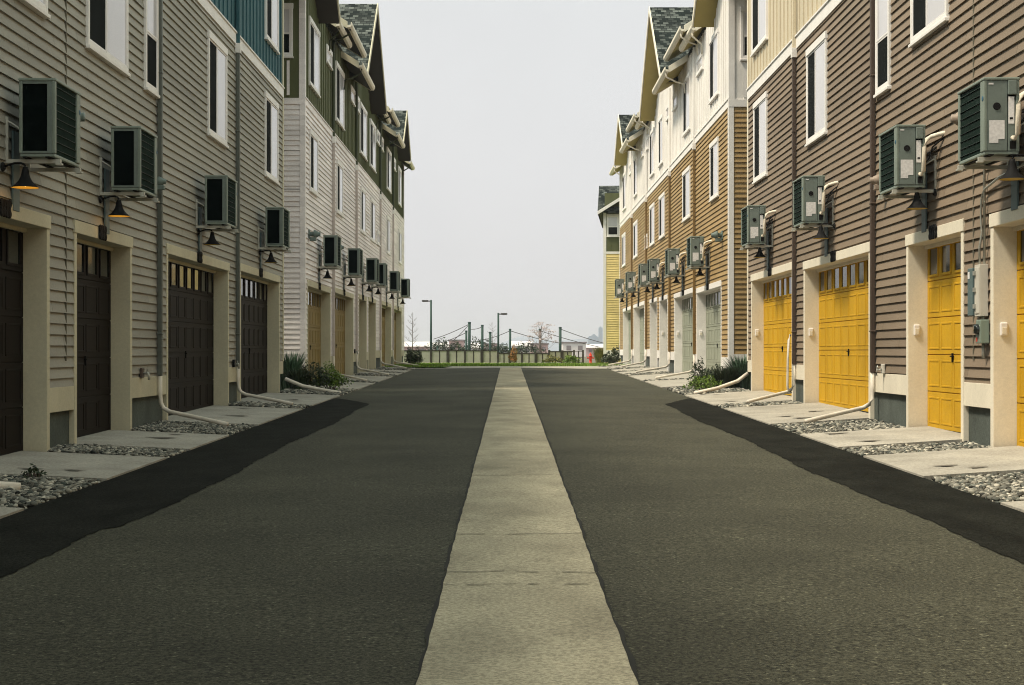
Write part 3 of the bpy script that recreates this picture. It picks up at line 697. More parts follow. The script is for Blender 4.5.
# ------------------------------------------------------------------ wall lamps
def make_lamp(lit):
    """street side -x, wall at x=0, rim at z=0"""
    r = thing('wall_lamp', 'x', 'lamp', (0, 0, 0), 'bell shaped barn lamps over the garage doors')
    b = MB(); b.lathe([(.160, 0), (.150, .012), (.112, .045), (.080, .085), (.058, .13), (.045, .18), (.036, .23), (.030, .26), (0, .265)], (-.27, 0, 0), 28)
    b.build('lamp_shade', 'metal_black', r, smooth=True)
    b = MB(); b.lathe([(.157, .002), (.146, .015), (.106, .047), (.072, .087), (.05, .12), (0, .13)], (-.27, 0, 0), 28); b.build('shade_lining', 'lamp_inside', r, smooth=True)
    b = MB(); b.tube([(-.27, 0, .25), (-.268, 0, .275), (-.25, 0, .30), (-.21, 0, .315), (-.14, 0, .31), (-.07, 0, .285), (-.015, 0, .27)], .014, 8); b.build('gooseneck', 'metal_black', r, smooth=True)
    b = MB(); b.lathe([(0, 0), (.06, 0), (.06, -.012), (.04, -.03), (0, -.03)], (0, 0, .265), 18, 'x'); b.build('back_plate', 'metal_black', r)
    b = MB(); b.lathe([(0, .015), (.025, .025), (.034, .05), (.028, .08), (.018, .10), (.018, .125)], (-.27, 0, 0), 14); b.build('bulb', 'bulb_lit' if lit else 'glass_pale', r, smooth=True)
    if lit:
        li = bpy.data.lights.new('bulb_light', 'POINT'); li.energy = .35; li.color = (1, .58, .2); li.shadow_soft_size = .03
        lo = bpy.data.objects.new('bulb_light', li); COL.objects.link(lo); lo.parent = r; lo.location = (-.27, 0, .0)
    return r
lamp_on = make_lamp(True); index_children(lamp_on)
lamp_off = make_lamp(False); index_children(lamp_off)
def make_plaque():
    r = thing('house_number', 'x', 'sign', (0, 0, 0), 'black house numbers over the garage doors')
    b = MB()                                                  # run of black figures, too small to read, on a dark backing
    b.box(-.012, -.002, -.15, .15, -.075, .075)
    for k in range(4):
        y_ = -.118 + .079 * k; b.lathe([(.046, 0), (.046, -.018), (.03, -.022)], (-.008, y_, .048), 12, 'x'); b.lathe([(.046, 0), (.046, -.018), (.03, -.022)], (-.008, y_, -.048), 12, 'x')
        b.box(-.026, -.01, y_ - .03, y_ + .03, -.075, .075)
    b.build('plaque', 'metal_black', r, bevel=.003); return r
plaque = make_plaque(); index_children(plaque)
def make_keypad():
    r = thing('keypad', 'x', 'keypad', (0, 0, 0), 'small white keypads on the door jambs')
    b = MB(); b.box(-.042, .042, -.028, -.001, -.075, .075); k = b.build('keypad_case', 'window_vinyl', r, bevel=.012)
    b = MB(); b.box(-.026, .026, -.033, -.0275, -.055, .02); b.build('cover', 'trim_warm', r, bevel=.004); return r
keypad = make_keypad(); index_children(keypad)
WORD = ['nearest', 'second', 'third', 'fourth', 'fifth', 'farthest']
def place_all(F, s, spans, rowname, doorname, n_skip, near):
    vis = spans[n_skip:]; N = len(vis)
    for k, (a, c, base, top) in enumerate(F.info[n_skip:]):
        mid = (a + c) / 2; rz = 0 if s > 0 else math.pi; X = F.X
        word = ['nearest', 'second', 'third', 'fourth'][k] if near else WORD[k]
        g0 = base
        offs = ((.26, .14, .0, .0)[k] if near else -.03) if s < 0 else ((.36, .24, .40, .1)[k] if near else .06)
        loc = (s * (X - AX), mid + offs, g0 + 3.07 + (.05 if s > 0 else .02))
        lab = {1: 'grey-green air conditioner', -1: 'dark-grilled air conditioner'}[s]
        dup(unit, loc, rz, f'{lab} over the {word} {doorname} door of the {rowname} row')
        lit = near and s < 0 and k < 2
        dy = -.25 if s < 0 else -.12
        st_ = 'lit warm bell lamp' if lit else 'unlit black bell lamp'
        lo_ = dup(lamp_on if lit else lamp_off, (s * (X - .03), mid + dy, g0 + 2.77 + (.09 if s > 0 else 0)), rz, f'{st_} above the {word} {doorname} door of the {rowname} row'); lo_.scale = (.86, .86, .80)
        dup(plaque, (s * (X - .041), mid + dy + .02, top - .065), rz, f'black house number above the {word} {doorname} door of the {rowname} row')
        if s > 0 and near or (s > 0 and k < 3):
            dup(keypad, (s * (X + .09), c - .105, base + 1.33), 0, f'white keypad on the jamb of the {word} {doorname} door, {rowname} row')
place_all(NBL, -1, NL, 'near left taupe', 'dark', 2, True)
place_all(NBR, 1, NR, 'near right brown', 'yellow', 2, True)
place_all(FBL, -1, FL, 'far left pink', 'tan', 0, False)
place_all(FBR, 1, FR, 'far right ochre', 'sage', 0, False)
def drop(o):
    for k in list(CH.get(o.name, [])): drop(k)
    for k in kids(o): bpy.data.objects.remove(k)
    bpy.data.objects.remove(o)
for p in (unit, lamp_on, lamp_off, plaque, keypad): drop(p)

# ------------------------------------------------------------------ flue vents on the walls
def vent(F, u, v, m, label, sc_=.85, post=False):
    s = F.s; r = thing('flue_vent', label, 'vent', F.P(u, v, 0), 'flue vents on the townhouse walls')
    c = Vector(F.P(u, v, 0)); d = Vector((-s, 0, 0))
    def ring(b, prof): 
        b.lathe([(q * sc_, -s * h * sc_) for q, h in prof], c, 18, 'x')
    b = MB(); F.box(b, u - .13 * sc_, u + .13 * sc_, v - .13 * sc_, v + .13 * sc_, .024, .045); b.build('wall_flange', m, r, bevel=.006)
    b = MB(); ring(b, [(.07, .04), (.07, .16), (.115, .17), (.125, .20), (.085, .29), (.06, .31), (.06, .36), (0, .365)]); b.build('cap', m, r, smooth=True)
    b = MB(); F.box(b, u - .08 * sc_, u + .08 * sc_, v - .2 * sc_, v - .09 * sc_, .05, .2); b.build('drip_box', m, r, bevel=.01)
vent(NBR, 17.85, 4.02, 'vent_beige', 'beige flue vent between the two nearest air conditioners of the brown wall')
vent(NBR, 22.1, 3.78, 'vent_beige', 'small beige flue vent beside the downspout on the brown wall', .7)
vent(NBR, 13.9, 4.0, 'vent_beige', 'beige flue vent on the brown wall before the nearest air conditioner')
vent(NBL, 17.45, 3.98, 'vent_green', 'grey flue vent between the two nearest air conditioners of the taupe wall')
vent(NBL, 22.0, 3.75, 'vent_green', 'small grey flue vent beside the downspout on the taupe wall', .6)
vent(FBL, 38.3, 4.25, 'vent_green', 'green flue vent at the near corner of the pale pink wall')
vent(FBR, 39.0, 4.28, 'vent_green', 'grey flue vent at the near corner of the ochre wall')
vent(FBR, 44.7, 4.3, 'vent_green', 'grey flue vent between the two nearest air conditioners of the ochre wall', .8)
vent(FBL, 43.9, 4.3, 'vent_green', 'green flue vent between the two nearest air conditioners of the pink wall', .8)

# ------------------------------------------------------------------ electric meters on the brown wall
F = NBR; u = 17.8; z0 = zg(u) + .05
r = thing('electric_meter', 'teal and white electric meter boxes with conduits on the brown wall', 'meter', F.P(u, z0 + 1.2, 0))
b = MB(); F.box(b, 17.60, 17.79, z0 + 1.47, z0 + 2.02, .025, .14); o = b.build('breaker_box', 'meter_teal', r, bevel=.008)
b = MB(); F.box(b, 17.70, 17.77, z0 + 1.90, z0 + 1.98, .141, .143); b.build('paper_label', 'paper', o)
b = MB(); F.box(b, 17.38, 17.58, z0 + 1.46, z0 + 2.05, .025, .12); F.box(b, 17.40, 17.56, z0 + 1.49, z0 + 2.02, .12, .128); o = b.build('panel_box', 'meter_white', r, bevel=.006)
b = MB()
for zz in (1.55, 1.74, 1.93): F.box(b, 17.51, 17.56, z0 + zz, z0 + zz + .05, .128, .15)
b.build('latch', 'conduit', o)
b = MB(); F.box(b, 17.33, 17.50, z0 + 1.15, z0 + 1.42, .025, .13); o = b.build('meter_box', 'meter_green', r, bevel=.01)
c = F.P(17.42, z0 + 1.31, .125); b = MB(); b.lathe([(.06, 0), (.06, -.035), (.045, -.05), (0, -.055)], c, 18, 'x'); b.build('meter_dial', 'glass_dark', o, smooth=True)
b = MB(); F.box(b, 17.44, 17.48, z0 + 1.17, z0 + 1.22, .131, .133); b.build('warning_label', 'hydrant_red', o)
b = MB()
for q_ in ([F.P(17.45, z0 + 1.42, .06), F.P(17.45, z0 + 1.46, .06)], [F.P(17.45, z0 + 1.15, .06), F.P(17.45, z0 + .98, .06)]): b = MB(); b.tube(q_, .02, 8); b.build('conduit', 'conduit', r, smooth=True)
b = MB(); b.tube([F.P(17.55, z0 + 2.05, .07), F.P(17.56, z0 + 2.25, .07), F.P(17.50, z0 + 2.42, .06), F.P(17.54, z0 + 2.62, .06), F.P(17.52, z0 + 2.80, .06), F.P(17.42, z0 + 2.90, .06), F.P(16.9, z0 + 2.98, .06), F.P(16.0, z0 + 3.03, .06)], .014, 8)
b.build('conduit', 'conduit', r, smooth=True); b = MB(); b.tube([F.P(17.41, z0 + 2.05, .06), F.P(17.41, z0 + 3.15, .06), F.P(17.36, z0 + 3.25, .06), F.P(17.25, z0 + 3.3, .06)], .015, 8)
b.build('conduit', 'conduit', r, smooth=True)

# hose taps and small boxes on the base boards
def tap(F, u, m, label):
    z_ = zg(u) + wall_rise(F.s) + .75; r = thing('hose_tap', label, 'tap', F.P(u, z_, 0), 'hose taps above the base boards')
    b = MB(); F.box(b, u - .07, u + .07, z_ - .06, z_ + .08, .024, .06); b.build('tap_cover', m, r, bevel=.01)
    b = MB(); b.tube([F.P(u, z_, .05), F.P(u, z_, .13), F.P(u, z_ - .09, .14)], .018, 8); b.lathe([(.03, 0), (.03, -.01), (0, -.012)], F.P(u, z_ + .03, .12), 10, 'x'); b.build('spout', 'conduit', r, smooth=True)
tap(NBR, 22.2, 'meter_white', 'white hose tap on the base board of the brown wall')
tap(NBL, 21.3, 'metal_brown', 'dark hose tap above the base board of the taupe wall')
tap(NBL, 28.75 - .35, 'metal_black', 'black hose tap between the third and fourth dark doors')
tap(FBL, 49.5, 'metal_black', 'dark hose tap low on the pale pink wall')
b = MB(); F = NBR; u = 29.3; zz = zg(u) + .05
b.tube([F.P(29.05, zz + 1.25, .13), F.P(29.0, zz + 1.15, .17), F.P(28.97, zz + .8, .19), F.P(28.96, zz + .3, .20), F.P(28.97, zz + .14, .18), F.P(29.0, zz + .16, .12)], .022, 8)
tag(b.build('hose', 'pvc', smooth=True), 'white hose hanging beside the downspout by the farthest yellow door', 'hose')
b = MB(); b.box(4.45, 4.85, 18.02, 18.12, zg(18) - .035, zg(18) - .005)
tag(b.build('board', 'rust', bevel=.006), 'rusty orange board lying on the pebbles beside a yellow door driveway', 'board')

# ------------------------------------------------------------------ plants
def leaves(b, c, rad, n, size, up=0.0):
    c = np.array(c); rad = np.array(rad)
    for i in range(n):
        d = rng.normal(size=3); d /= np.linalg.norm(d); d[2] = abs(d[2]) if rng.random() < .8 else d[2]
        k = .55 + .5 * rng.random() ** .6; lump = 1 + .25 * math.sin(5 * d[0] + 3 * d[1] + c[0]) + .2 * math.sin(7 * d[2] + 4 * d[1])
        p = c + d * rad * k * lump
        a = rng.normal(size=3); a[2] += up; a /= np.linalg.norm(a); t = np.cross(a, rng.normal(size=3)); t /= np.linalg.norm(t); s_ = size * (.6 + .8 * rng.random())
        b.poly([p - a * s_, p + t * s_ * .4, p + a * s_, p - t * s_ * .4])
def shrub(name, label, loc, rad, m, n, size, group=None, up=0):
    r = thing(name, label, 'shrub', loc, group); b = MB(); leaves(b, (loc[0], loc[1], loc[2] + rad[2] * .35), rad, n, size, up); b.build('foliage', m, r, fix=False)
    b = MB()
    for k in range(7):
        a = k * .9; b.tube([(loc[0] + .03 * math.cos(a), loc[1] + .03 * math.sin(a), loc[2] - .05), (loc[0] + rad[0] * .5 * math.cos(a), loc[1] + rad[1] * .5 * math.sin(a), loc[2] + rad[2] * .7)], .012, 5)
    b.build('stem', 'bark', r); return r
def tall_grass(label, loc, r0, h, m, n, group=None):
    r = thing('ornamental_grass', label, 'grass clump', loc, group); b = MB()
    for i in range(n):
        a = rng.uniform(0, 6.28); q = r0 * .5 * rng.random() ** .5; x, y = loc[0] + q * math.cos(a), loc[1] + q * math.sin(a)
        lean = rng.uniform(.0, r0 * .9); hh = h * rng.uniform(.55, 1.05); w_ = .012 + .006 * rng.random(); ca, sa = math.cos(a + rng.normal() * .4), math.sin(a + rng.normal() * .4)
        p = [(x + lean * t * t * ca, y + lean * t * t * sa, loc[2] - .03 + hh * (t - .18 * t * t)) for t in (0, .35, .7, 1)]
        for (p0, p1, k0, k1) in ((p[0], p[1], 1, .9), (p[1], p[2], .9, .6), (p[2], p[3], .6, .05)):
            b.poly([(p0[0] - sa * w_ * k0, p0[1] + ca * w_ * k0, p0[2]), (p0[0] + sa * w_ * k0, p0[1] - ca * w_ * k0, p0[2]), (p1[0] + sa * w_ * k1, p1[1] - ca * w_ * k1, p1[2]), (p1[0] - sa * w_ * k1, p1[1] + ca * w_ * k1, p1[2])])
    b.build('blades', m, r, fix=False); return r
Z = lambda y: zg(y) - .03
tall_grass('tall blue-green grass clump against the pale pink end wall', (-5.25, 36.7, Z(36.7)), .40, 1.15, 'leaf_blue', 700)
tall_grass('second, shorter grass clump beside the pale pink end wall', (-4.95, 35.9, Z(36)), .35, .7, 'leaf_dark', 500)
shrub('shrub', 'dark purple-green bushy shrub in the bed by the pink wall', (-4.60, 36.1, Z(36)), (.50, .5, .42), 'leaf_dark', 1700, .035)
shrub('shrub', 'lime green low shrub at the road edge on the left', (-4.22, 36.3, Z(36)), (.36, .36, .40), 'leaf_lime', 1300, .032)
tall_grass('tall dark green grass clump against the ochre end wall', (5.65, 36.9, Z(36.9)), .45, 1.05, 'leaf_blue', 800)
tall_grass('shorter dark grass clump in front of the ochre end wall', (5.2, 36.6, Z(36.6)), .4, .75, 'leaf_dark', 600)
shrub('shrub', 'dark green shrub at the corner of the ochre wall', (4.9, 36.8, Z(36.8)), (.36, .4, .38), 'leaf_dark', 1400, .033)
shrub('shrub', 'lime green low shrub at the road edge on the right', (4.52, 35.6, Z(35.6)), (.36, .34, .26), 'leaf_lime', 1300, .03)
shrub('shrub', 'reddish dark upright shrub before the nearest sage door', (4.72, 38.1, Z(38)), (.2, .2, .5), 'leaf_dark', 600, .03)
shrub('shrub', 'small weed growing in the pebbles beside the second dark door', (-4.35, 14.0, Z(14)), (.10, .10, .09), 'leaf_dark', 160, .02)
# long drain pipe lying from the gap between the rows
for s, pts, lab in ((1, [(5.45, 34.95, zg(35) + .42), (5.2, 34.8, zg(35) + .25), (4.7, 34.5, zg(34.5) + .10), (4.15, 34.2, zg(34) + .0)], 'white drain pipe lying past the lime shrub on the right'),
                    (-1, [(-5.1, 34.9, zg(35) + .3), (-4.7, 34.8, zg(35) + .14), (-4.2, 34.7, zg(34.5) + .05), (-3.8, 34.5, zg(34) - .0)], 'white drain pipe lying past the lime shrub on the left'),
                    (-1, [(-5.0, 12.9, zg(13) + .10), (-4.5, 13.0, zg(13) + .03), (-4.17, 13.05, zg(13) + .0)], 'white drain pipe end on the pebbles at the left edge of the picture')):
    b = MB(); b.tube(pts, .042, 10); tag(b.build('drain_pipe', 'pvc', smooth=True), lab, 'pipe', 'loose drain pipes')

# ------------------------------------------------------------------ far end: fence, poles, lamps, trees
ZF = zg(70) - .03
def at(px, y): return (px - VX) * y / FPX
def zat(py, y): return HC + (VY - py) * y / FPX
FY = 88.0
fr_ = thing('fence', 'low pale panelled fence with dark posts across the end of the lane', 'fence', (0, FY, ZF))
edges = [392, 411, 431, 448, 465, 482, 498, 510, 522, 536, 549, 562, 573]
for i, (p0, p1) in enumerate(zip(edges, edges[1:])):
    x0, x1 = at(p0, FY), at(p1, FY); top = zat(350.2 if p0 < 490 else 353 if p0 < 545 else 351, FY)
    b = MB(); b.box(x0 + .05, x1 - .05, FY - .02, FY + .02, ZF + .08, top - .06); b.build('panel', 'fence_pale', fr_)
    b = MB(); wd = .085 if i % 2 else .05
    b.box(x0 - wd, x0 + wd, FY - .06, FY + .06, ZF - .05, top + .04); b.build('post', 'fence_dark', fr_)
    b = MB(); b.box(x0, x1, FY - .035, FY + .035, top - .06, top); xm = (x0 + x1) / 2
    b.box(xm - .03, xm + .03, FY - .03, FY + .03, ZF, top - .06); b.build('rail', 'fence_dark', fr_)
gt = thing('gate', 'dark open-barred gate at the right end of the fence', 'gate', (at(578, FY), FY, ZF)); b = MB(); gb = MB()
for p in (574, 583): b.box(at(p, FY) - .05, at(p, FY) + .05, FY - .05, FY + .05, ZF - .05, zat(350, FY))
for q in (351, 357, 362): gb.box(at(574, FY), at(583, FY), FY - .02, FY + .02, zat(q, FY) - .03, zat(q, FY))
gb.box(at(578.5, FY) - .03, at(578.5, FY) + .03, FY - .02, FY + .02, ZF, zat(351, FY))
b.build('post', 'fence_dark', gt); gb.build('bars', 'fence_dark', gt)
PY = 125.0; tops = []
for i, (px, py, wpx, wd_) in enumerate(((469.4, 322, 2.9, 'tallest'), (466.3, 330.5, 2.2, 'short paired'), (482.3, 324.8, 2.6, 'second tall'), (490.2, 331.8, 2.6, 'shorter'),
                                        (510.1, 328.8, 2.3, 'thin central'), (540.0, 328.8, 2.6, 'weathered'), (560.2, 327, 2.8, 'rightmost tall'), (403.5 + 34, 346, 1.8, 'stubby'))):
    y = PY + 3 * (i % 3); x = at(px, y); r_ = wpx * y / FPX / 2; b = MB()
    r = thing('mooring_post', f'{wd_} dark green wooden post standing behind the fence', 'post', (x, y, ZF), 'green posts behind the fence')
    b.tube([(x, y, ZF - .3), (x, y, zat(py + 1.5, y))], r_, 12); b.build('shaft', 'pole_green' if wd_ != 'weathered' else 'bark', r, smooth=True)
    b = MB(); b.tube([(x, y, zat(py + 1.5, y)), (x, y, zat(py, y))], r_ * 1.1, 12); b.build('cap', 'pole_green', r); tops.append((x, y, zat(py + 2, y)))
for (a, px, py, lab) in ((0, 433, 339, 'long sagging cable from the tallest post to the left lamp post'), (0, 452, 341, 'short cable from the tallest post to the ground'),
                          (2, 470, 329, 'cable between the two tall green posts'), (4, 560, 343, 'cable from the thin central post to the right'),
                          (5, 600, 347, 'cable from the weathered post to the far right'), (6, 612, 345, 'cable from the rightmost post to the far right'),
                          (4, 482, 340, 'cable from the thin central post to the left'), (1, 436, 344, 'low cable from the short paired post')):
    x, y, z_ = tops[a]; e_ = (at(px, y), y + 1, zat(py, y)); b = MB()
    b.tube([(x + (e_[0] - x) * t, y + t, z_ + (e_[2] - z_) * t - .08 * math.sin(math.pi * t)) for t in np.linspace(0, 1, 9)], .026, 5)
    tag(b.build('cable', 'fence_dark'), lab, 'cable', 'cables between the green posts')
for px, py, dirn, lab in ((431, 300, -1, 'taller dark street lamp on the left with its head pointing left'), (498.3, 313, 1, 'shorter dark street lamp at the centre with its head pointing right')):
    y = 112.0; x = at(px, y); top = zat(py, y); r = thing('street_lamp', lab, 'street lamp', (x, y, ZF), 'street lamps beyond the fence')
    b = MB(); b.tube([(x, y, ZF - .2), (x, y, top)], .085, 10, r1=.07); b.build('pole', 'pole_green', r, smooth=True)
    b = MB(); b.tube([(x, y, top - .08), (x + dirn * .22, y, top - .08)], .04, 8); b.build('arm', 'fence_dark', r)
    b = MB(); b.box(x + dirn * .2, x + dirn * .66, y - .12, y + .12, top - .13, top - .01); hd = b.build('lamp_head', 'fence_dark', r, bevel=.03)
    b = MB(); b.box(x + dirn * .3, x + dirn * .6, y - .08, y + .08, top - .142, top - .131); b.build('lens', 'glass_pale', hd)
# hydrant
y = 84.0; x = at(590.5, y); k = 1.0; r = thing('fire_hydrant', 'red fire hydrant beside the tall grass at the right end of the fence', 'hydrant', (x, y, ZF)); b = MB()
b.lathe([(.12, 0), (.12, .03), (.075, .04), (.075, .40), (.10, .41), (.10, .44), (.085, .45), (.07, .53), (.035, .58), (.03, .62), (0, .625)], (x, y, ZF), 18); b.build('barrel', 'hydrant_red', r, smooth=True)
for d in (-1, 1):
    b = MB(); b.lathe([(.04, 0), (.04, .07 * d), (.05, .072 * d), (.05, .11 * d), (0, .112 * d)], (x + .07 * d, y, ZF + .33), 14, 'x'); b.build('outlet', 'hydrant_red', r)
b = MB(); b.lathe([(.055, 0), (.055, -.07), (.065, -.072), (.065, -.11), (0, -.112)], (x, y - .07, ZF + .29), 14, 'y'); b.build('front_outlet', 'hydrant_red', r)
tall_grass('tall straw and green grass clump beside the red hydrant', (at(600.5, 82), 82.5, ZF), .42, 1.15, 'leaf_straw', 900)
shrub('shrub', 'orange dried shrub before the middle of the fence', (at(513.5, 86), 86, ZF), (.2, .2, .62), 'leaf_orange', 500, .06, up=1)
shrub('shrub', 'bright green bush before the right part of the fence', (at(571, 85), 85, ZF), (.42, .3, .32), 'leaf_lime', 700, .06)
shrub('shrub', 'brown low bush before the right part of the fence', (at(553, 86.5), 86.5, ZF), (.6, .3, .28), 'leaf_straw', 700, .06)
for i, (px, y, h) in enumerate(((409.5, 72, .52), (418, 72, .55), (413.5, 73, .4))):
    shrub('shrub', ['dark upright shrub against the end of the pink row', 'dark rounded shrub right of the two at the pink row end', 'small dark shrub between the two at the pink row end'][i], (at(px, y), y, ZF + .02), (.22, .25, h), 'leaf_dark', 600, .045)
for i, (px, y, h) in enumerate(((607, 76, .42), (616.5, 76, .62), (611, 75, .32))):
    shrub('shrub', ['dark green shrub before the yellow house corner', 'tallest green shrub before the yellow house', 'lowest green shrub before the yellow house'][i], (at(px, y), y, ZF + .02), (.24, .25, h), 'leaf_dark', 600, .045)
shrub('shrub', 'small olive shrub on top of the bed by the yellow house', (at(613.5, 77.5), 77.5, ZF + .5), (.1, .1, .25), 'leaf_straw', 120, .045)
def bare_tree(label, x, y, h, spread, m_leaf=None, n=0, name='tree'):
    r = thing(name, label, 'tree', (x, y, ZF)); b = MB(); lv = MB(); tips = []
    b.tube([(x, y, ZF - .1), (x + .03, y, ZF + h * .5), (x, y, ZF + h)], .035, 6, r1=.008)
    for k in range(16):
        t = .25 + .7 * k / 16; a = k * 2.4; l = spread * (1.1 - t * .75); p0 = Vector((x, y, ZF + h * t)); p1 = p0 + Vector((l * math.cos(a), l * math.sin(a) * .7, l * .75))
        b.tube([p0, (p0 + p1) / 2 + Vector((0, 0, -.05)), p1], .011, 5, r1=.004); tips.append(p1)
        for q in (.4, .7): pp = p0.lerp(p1, q); b.tube([pp, pp + Vector((l * .4 * math.cos(a + 1.2), l * .4 * math.sin(a + 1.2), l * .3))], .008, 4, r1=.004)
    b.build('trunk', 'bark', r)
    if m_leaf:
        for p in tips: leaves(lv, p, (.28, .28, .10), n, .05)
        lv.build('crown', m_leaf, r, fix=False)
bare_tree('thin bare young tree beside the end of the pink row', at(412.2, 80), 80, zat(312, 80) - ZF, .55)
bare_tree('young tree with sparse pale blossom before the weathered post', at(541.5, 96), 96, zat(325, 96) - ZF, 1.0, 'blossom', 40)
bare_tree('small thin bare tree behind the fence near the central lamp', at(492, 135), 135, zat(322, 135) - ZF, .8)
# low structures beyond the fence
def far_house(px0, px1, py, y, m, label, roof=True):
    x0, x1 = at(px0, y), at(px1, y); top = zat(py, y); hw = top - ZF; r = thing('distant_building', label, 'building', ((x0 + x1) / 2, y, ZF), 'low buildings beyond the fence')
    ev = ZF + hw * (.68 if roof else 1); b = MB(); b.box(x0, x1, y, y + 8, ZF - 1, ev); b.build('wall', m, r)
    b = MB()
    if roof: b.prism([(y - .3, ev), (y + 8.3, ev), (y + 4, top)], x0 - .3, x1 + .3, lambda p, q, a: (a, p, q))
    else: b.box(x0 - .15, x1 + .15, y - .15, y + 8.15, ev, ev + .2)
    b.build('roof', 'far_roof' if not roof else 'far_white', r)
    n = max(2, int((x1 - x0) / 2.5))
    for k in range(n):
        xa = x0 + (x1 - x0) * (k + .3) / n; xb = x0 + (x1 - x0) * (k + .7) / n; b = MB(); b.box(xa, xb, y - .05, y - .005, ZF + (ev - ZF) * .45, ZF + (ev - ZF) * .8); b.build('window', 'far_roof', r)
far_house(404, 428, 341.5, 190, 'far_pink', 'pink building at the left behind the bare tree')
far_house(432, 447, 342.5, 230, 'far_white', 'white building right of the taller street lamp')
far_house(449, 463, 341, 210, 'far_pink', 'pink building left of the tallest green post', False)
far_house(471, 481, 343, 200, 'far_white', 'white building between the two tall posts')
far_house(484, 497, 344.5, 240, 'far_pink', 'pink building left of the central street lamp', False)
far_house(512, 531, 341, 260, 'far_white', 'white building right of the thin central post')
far_house(531, 548, 344.5, 220, 'far_pink', 'pink building behind the blossom tree', False)
far_house(563, 586, 343, 250, 'far_white', 'white building behind the rightmost green post', False)
far_house(586, 604, 344, 270, 'far_pink', 'pink building behind the tall straw grass')
for px, y, w_, h, lab in ((440, 140, 1.1, 1.0, 'dark round bush left behind the fence'), (456, 140, .9, .85, 'dark bush behind the fence left of the tallest post'), (478, 138, 1.6, 1.1, 'dark green bush between the tall posts'), (527, 142, 1.6, .8, 'low green bush right of the thin central post'), (500, 139, 1.0, .7, 'small green bush beside the central lamp')):
    shrub('bush', lab, (at(px, y), y, ZF + .3), (w_, .8, h), 'leaf_dark', 700, .11)
for x0, x1, py, y, lab in ((588.3, 598.6, 337, 1500, 'broad blue office block on the skyline'), (599, 602.6, 327.5, 1500, 'slender blue tower on the skyline'), (592, 596, 335, 1560, 'blue block rising behind the broad office block')):
    xa, xb, top = at(x0, y), at(x1, y), zat(py, y); r = thing('office_tower', lab, 'tower', ((xa + xb) / 2, y, ZF), 'skyline towers'); b = MB(); b.box(xa, xb, y, y + 12, ZF - 1, top); b.box(xa + 1, xb - 1, y + 2, y + 10, top, top + 1.0); b.build('facade', 'far_glass', r)
    b = MB(); k = ZF + 3
    while k < top - 2: b.box(xa - .05, xb + .05, y - .12, y - .01, k, k + 1.2); k += 3.6
    b.build('floor_bands', 'far_hill', r)
b = MB(); hx = np.linspace(-400, 500, 90); hz = [ZF + 12 + 7 * math.sin(x * .013) + 5 * math.sin(x * .031 + 1) + 3 * math.sin(x * .08) for x in hx]
for i in range(len(hx) - 1): 
    b.poly([(hx[i], 1900, ZF - 2), (hx[i + 1], 1900, ZF - 2), (hx[i + 1], 2000, hz[i + 1]), (hx[i], 2000, hz[i])]); b.poly([(hx[i], 2000, hz[i]), (hx[i + 1], 2000, hz[i + 1]), (hx[i + 1], 2150, ZF - 2), (hx[i], 2150, ZF - 2)])
struct(b.build('hills', 'far_hill', smooth=True))

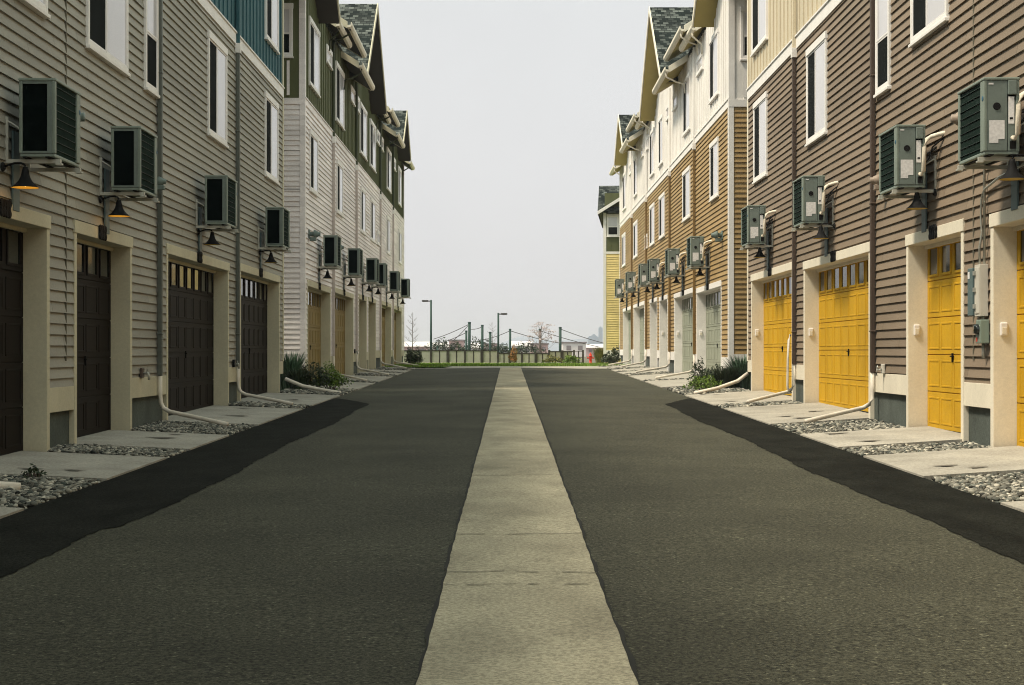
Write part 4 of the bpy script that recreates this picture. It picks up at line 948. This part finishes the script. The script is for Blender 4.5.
# ------------------------------------------------------------------ yellow house at the far right end
y = 80.0; xl = at(604.5, y); r = thing('yellow_house', 'pale yellow house with an olive upper storey beyond the ochre row', 'house', (xl, y, ZF)); r.rotation_euler = (0, 0, -R(5))
b = MB(); lap_rows(b, lambda u, v, w_: (xl + u, y - w_, v), lambda va, vb: [(.08, 7, va)], ZF + .75, 6.42); b.build('lower_siding', 'siding_yellow', r, fix=False)
b = MB(); b.box(xl + .02, xl + 7, y + .01, y + 9, ZF - .1, 8.9); b.build('wall', 'siding_yellow', r)
b = MB(); b.box(xl + .01, xl + 7, y - .01, y + .005, 6.55, 9.6)
for k in range(8): b.box(xl + .3 + .4 * k, xl + .34 + .4 * k, y - .028, y - .008, 6.55, 9.6)
b.build('upper_wall', 'batten_olive', r)
b = MB(); b.box(xl - .06, xl + .09, y - .03, y - .002, ZF + .3, 6.42); b.box(xl - .06, xl + 7, y - .034, y - .003, 6.425, 6.55); b.box(xl - .06, xl + .09, y - .034, y - .011, 6.55, 8.6); b.box(xl + .09, xl + 7, y - .03, y - .002, ZF + .3, ZF + .745)
b.build('trim', 'trim_white', r)
class FF: pass
F_ = FF(); F_.s = 1; F_.root = r
def pbx(b, u0, u1, v0, v1, w0, w1): b.box(xl + u0, xl + u1, y - .012 - w0, y - .012 - w1, v0, v1)
window(F_, .12, .75, 7.35, 8.5, 'hung', pbx)
b = MB(); sl_ = .62
b.prism([(xl - .35, 8.45), (xl + 3.4, 8.45 + 3.75 * sl_), (xl + 3.4, 8.63 + 3.75 * sl_), (xl - .35, 8.63)], y - .45, y - .36, lambda p, q, a: (p, a, q)); rk = b.build('rake_board', 'trim_white', r)
b = MB(); b.prism([(y - .36, 8.55), (y + 2.4, 10.1), (y + 2.4, 10.25), (y - .36, 8.7)], xl - .35, xl + 7, lambda p, q, a: (a, p, q))
b.prism([(xl - .35, 8.5), (xl + 3.4, 8.5 + 3.75 * sl_), (xl + 3.4, 8.6 + 3.75 * sl_), (xl - .35, 8.6)], y - .359, y + 9, lambda p, q, a: (p, a, q))
b.build('roof', 'shingle_gable', r)

# ------------------------------------------------------------------ air
hm = bpy.data.materials.new('haze'); hm.use_nodes = True; ht = hm.node_tree
ht.nodes.remove(ht.nodes['Principled BSDF'])
pv = ht.nodes.new('ShaderNodeVolumePrincipled'); pv.inputs['Density'].default_value = .00045; pv.inputs['Color'].default_value = (.90, .90, .955, 1); pv.inputs['Anisotropy'].default_value = .2
ht.links.new(pv.outputs[0], ht.nodes['Material Output'].inputs['Volume']); MAT['haze'] = hm
b = MB(); b.box(-3200, 3200, -70, 3600, -2.5, 46); hz_ = b.build('haze', 'haze'); hz_['kind'] = 'stuff'; hz_['label'] = 'thin pale haze over the lane and the far skyline'; hz_['category'] = 'haze'
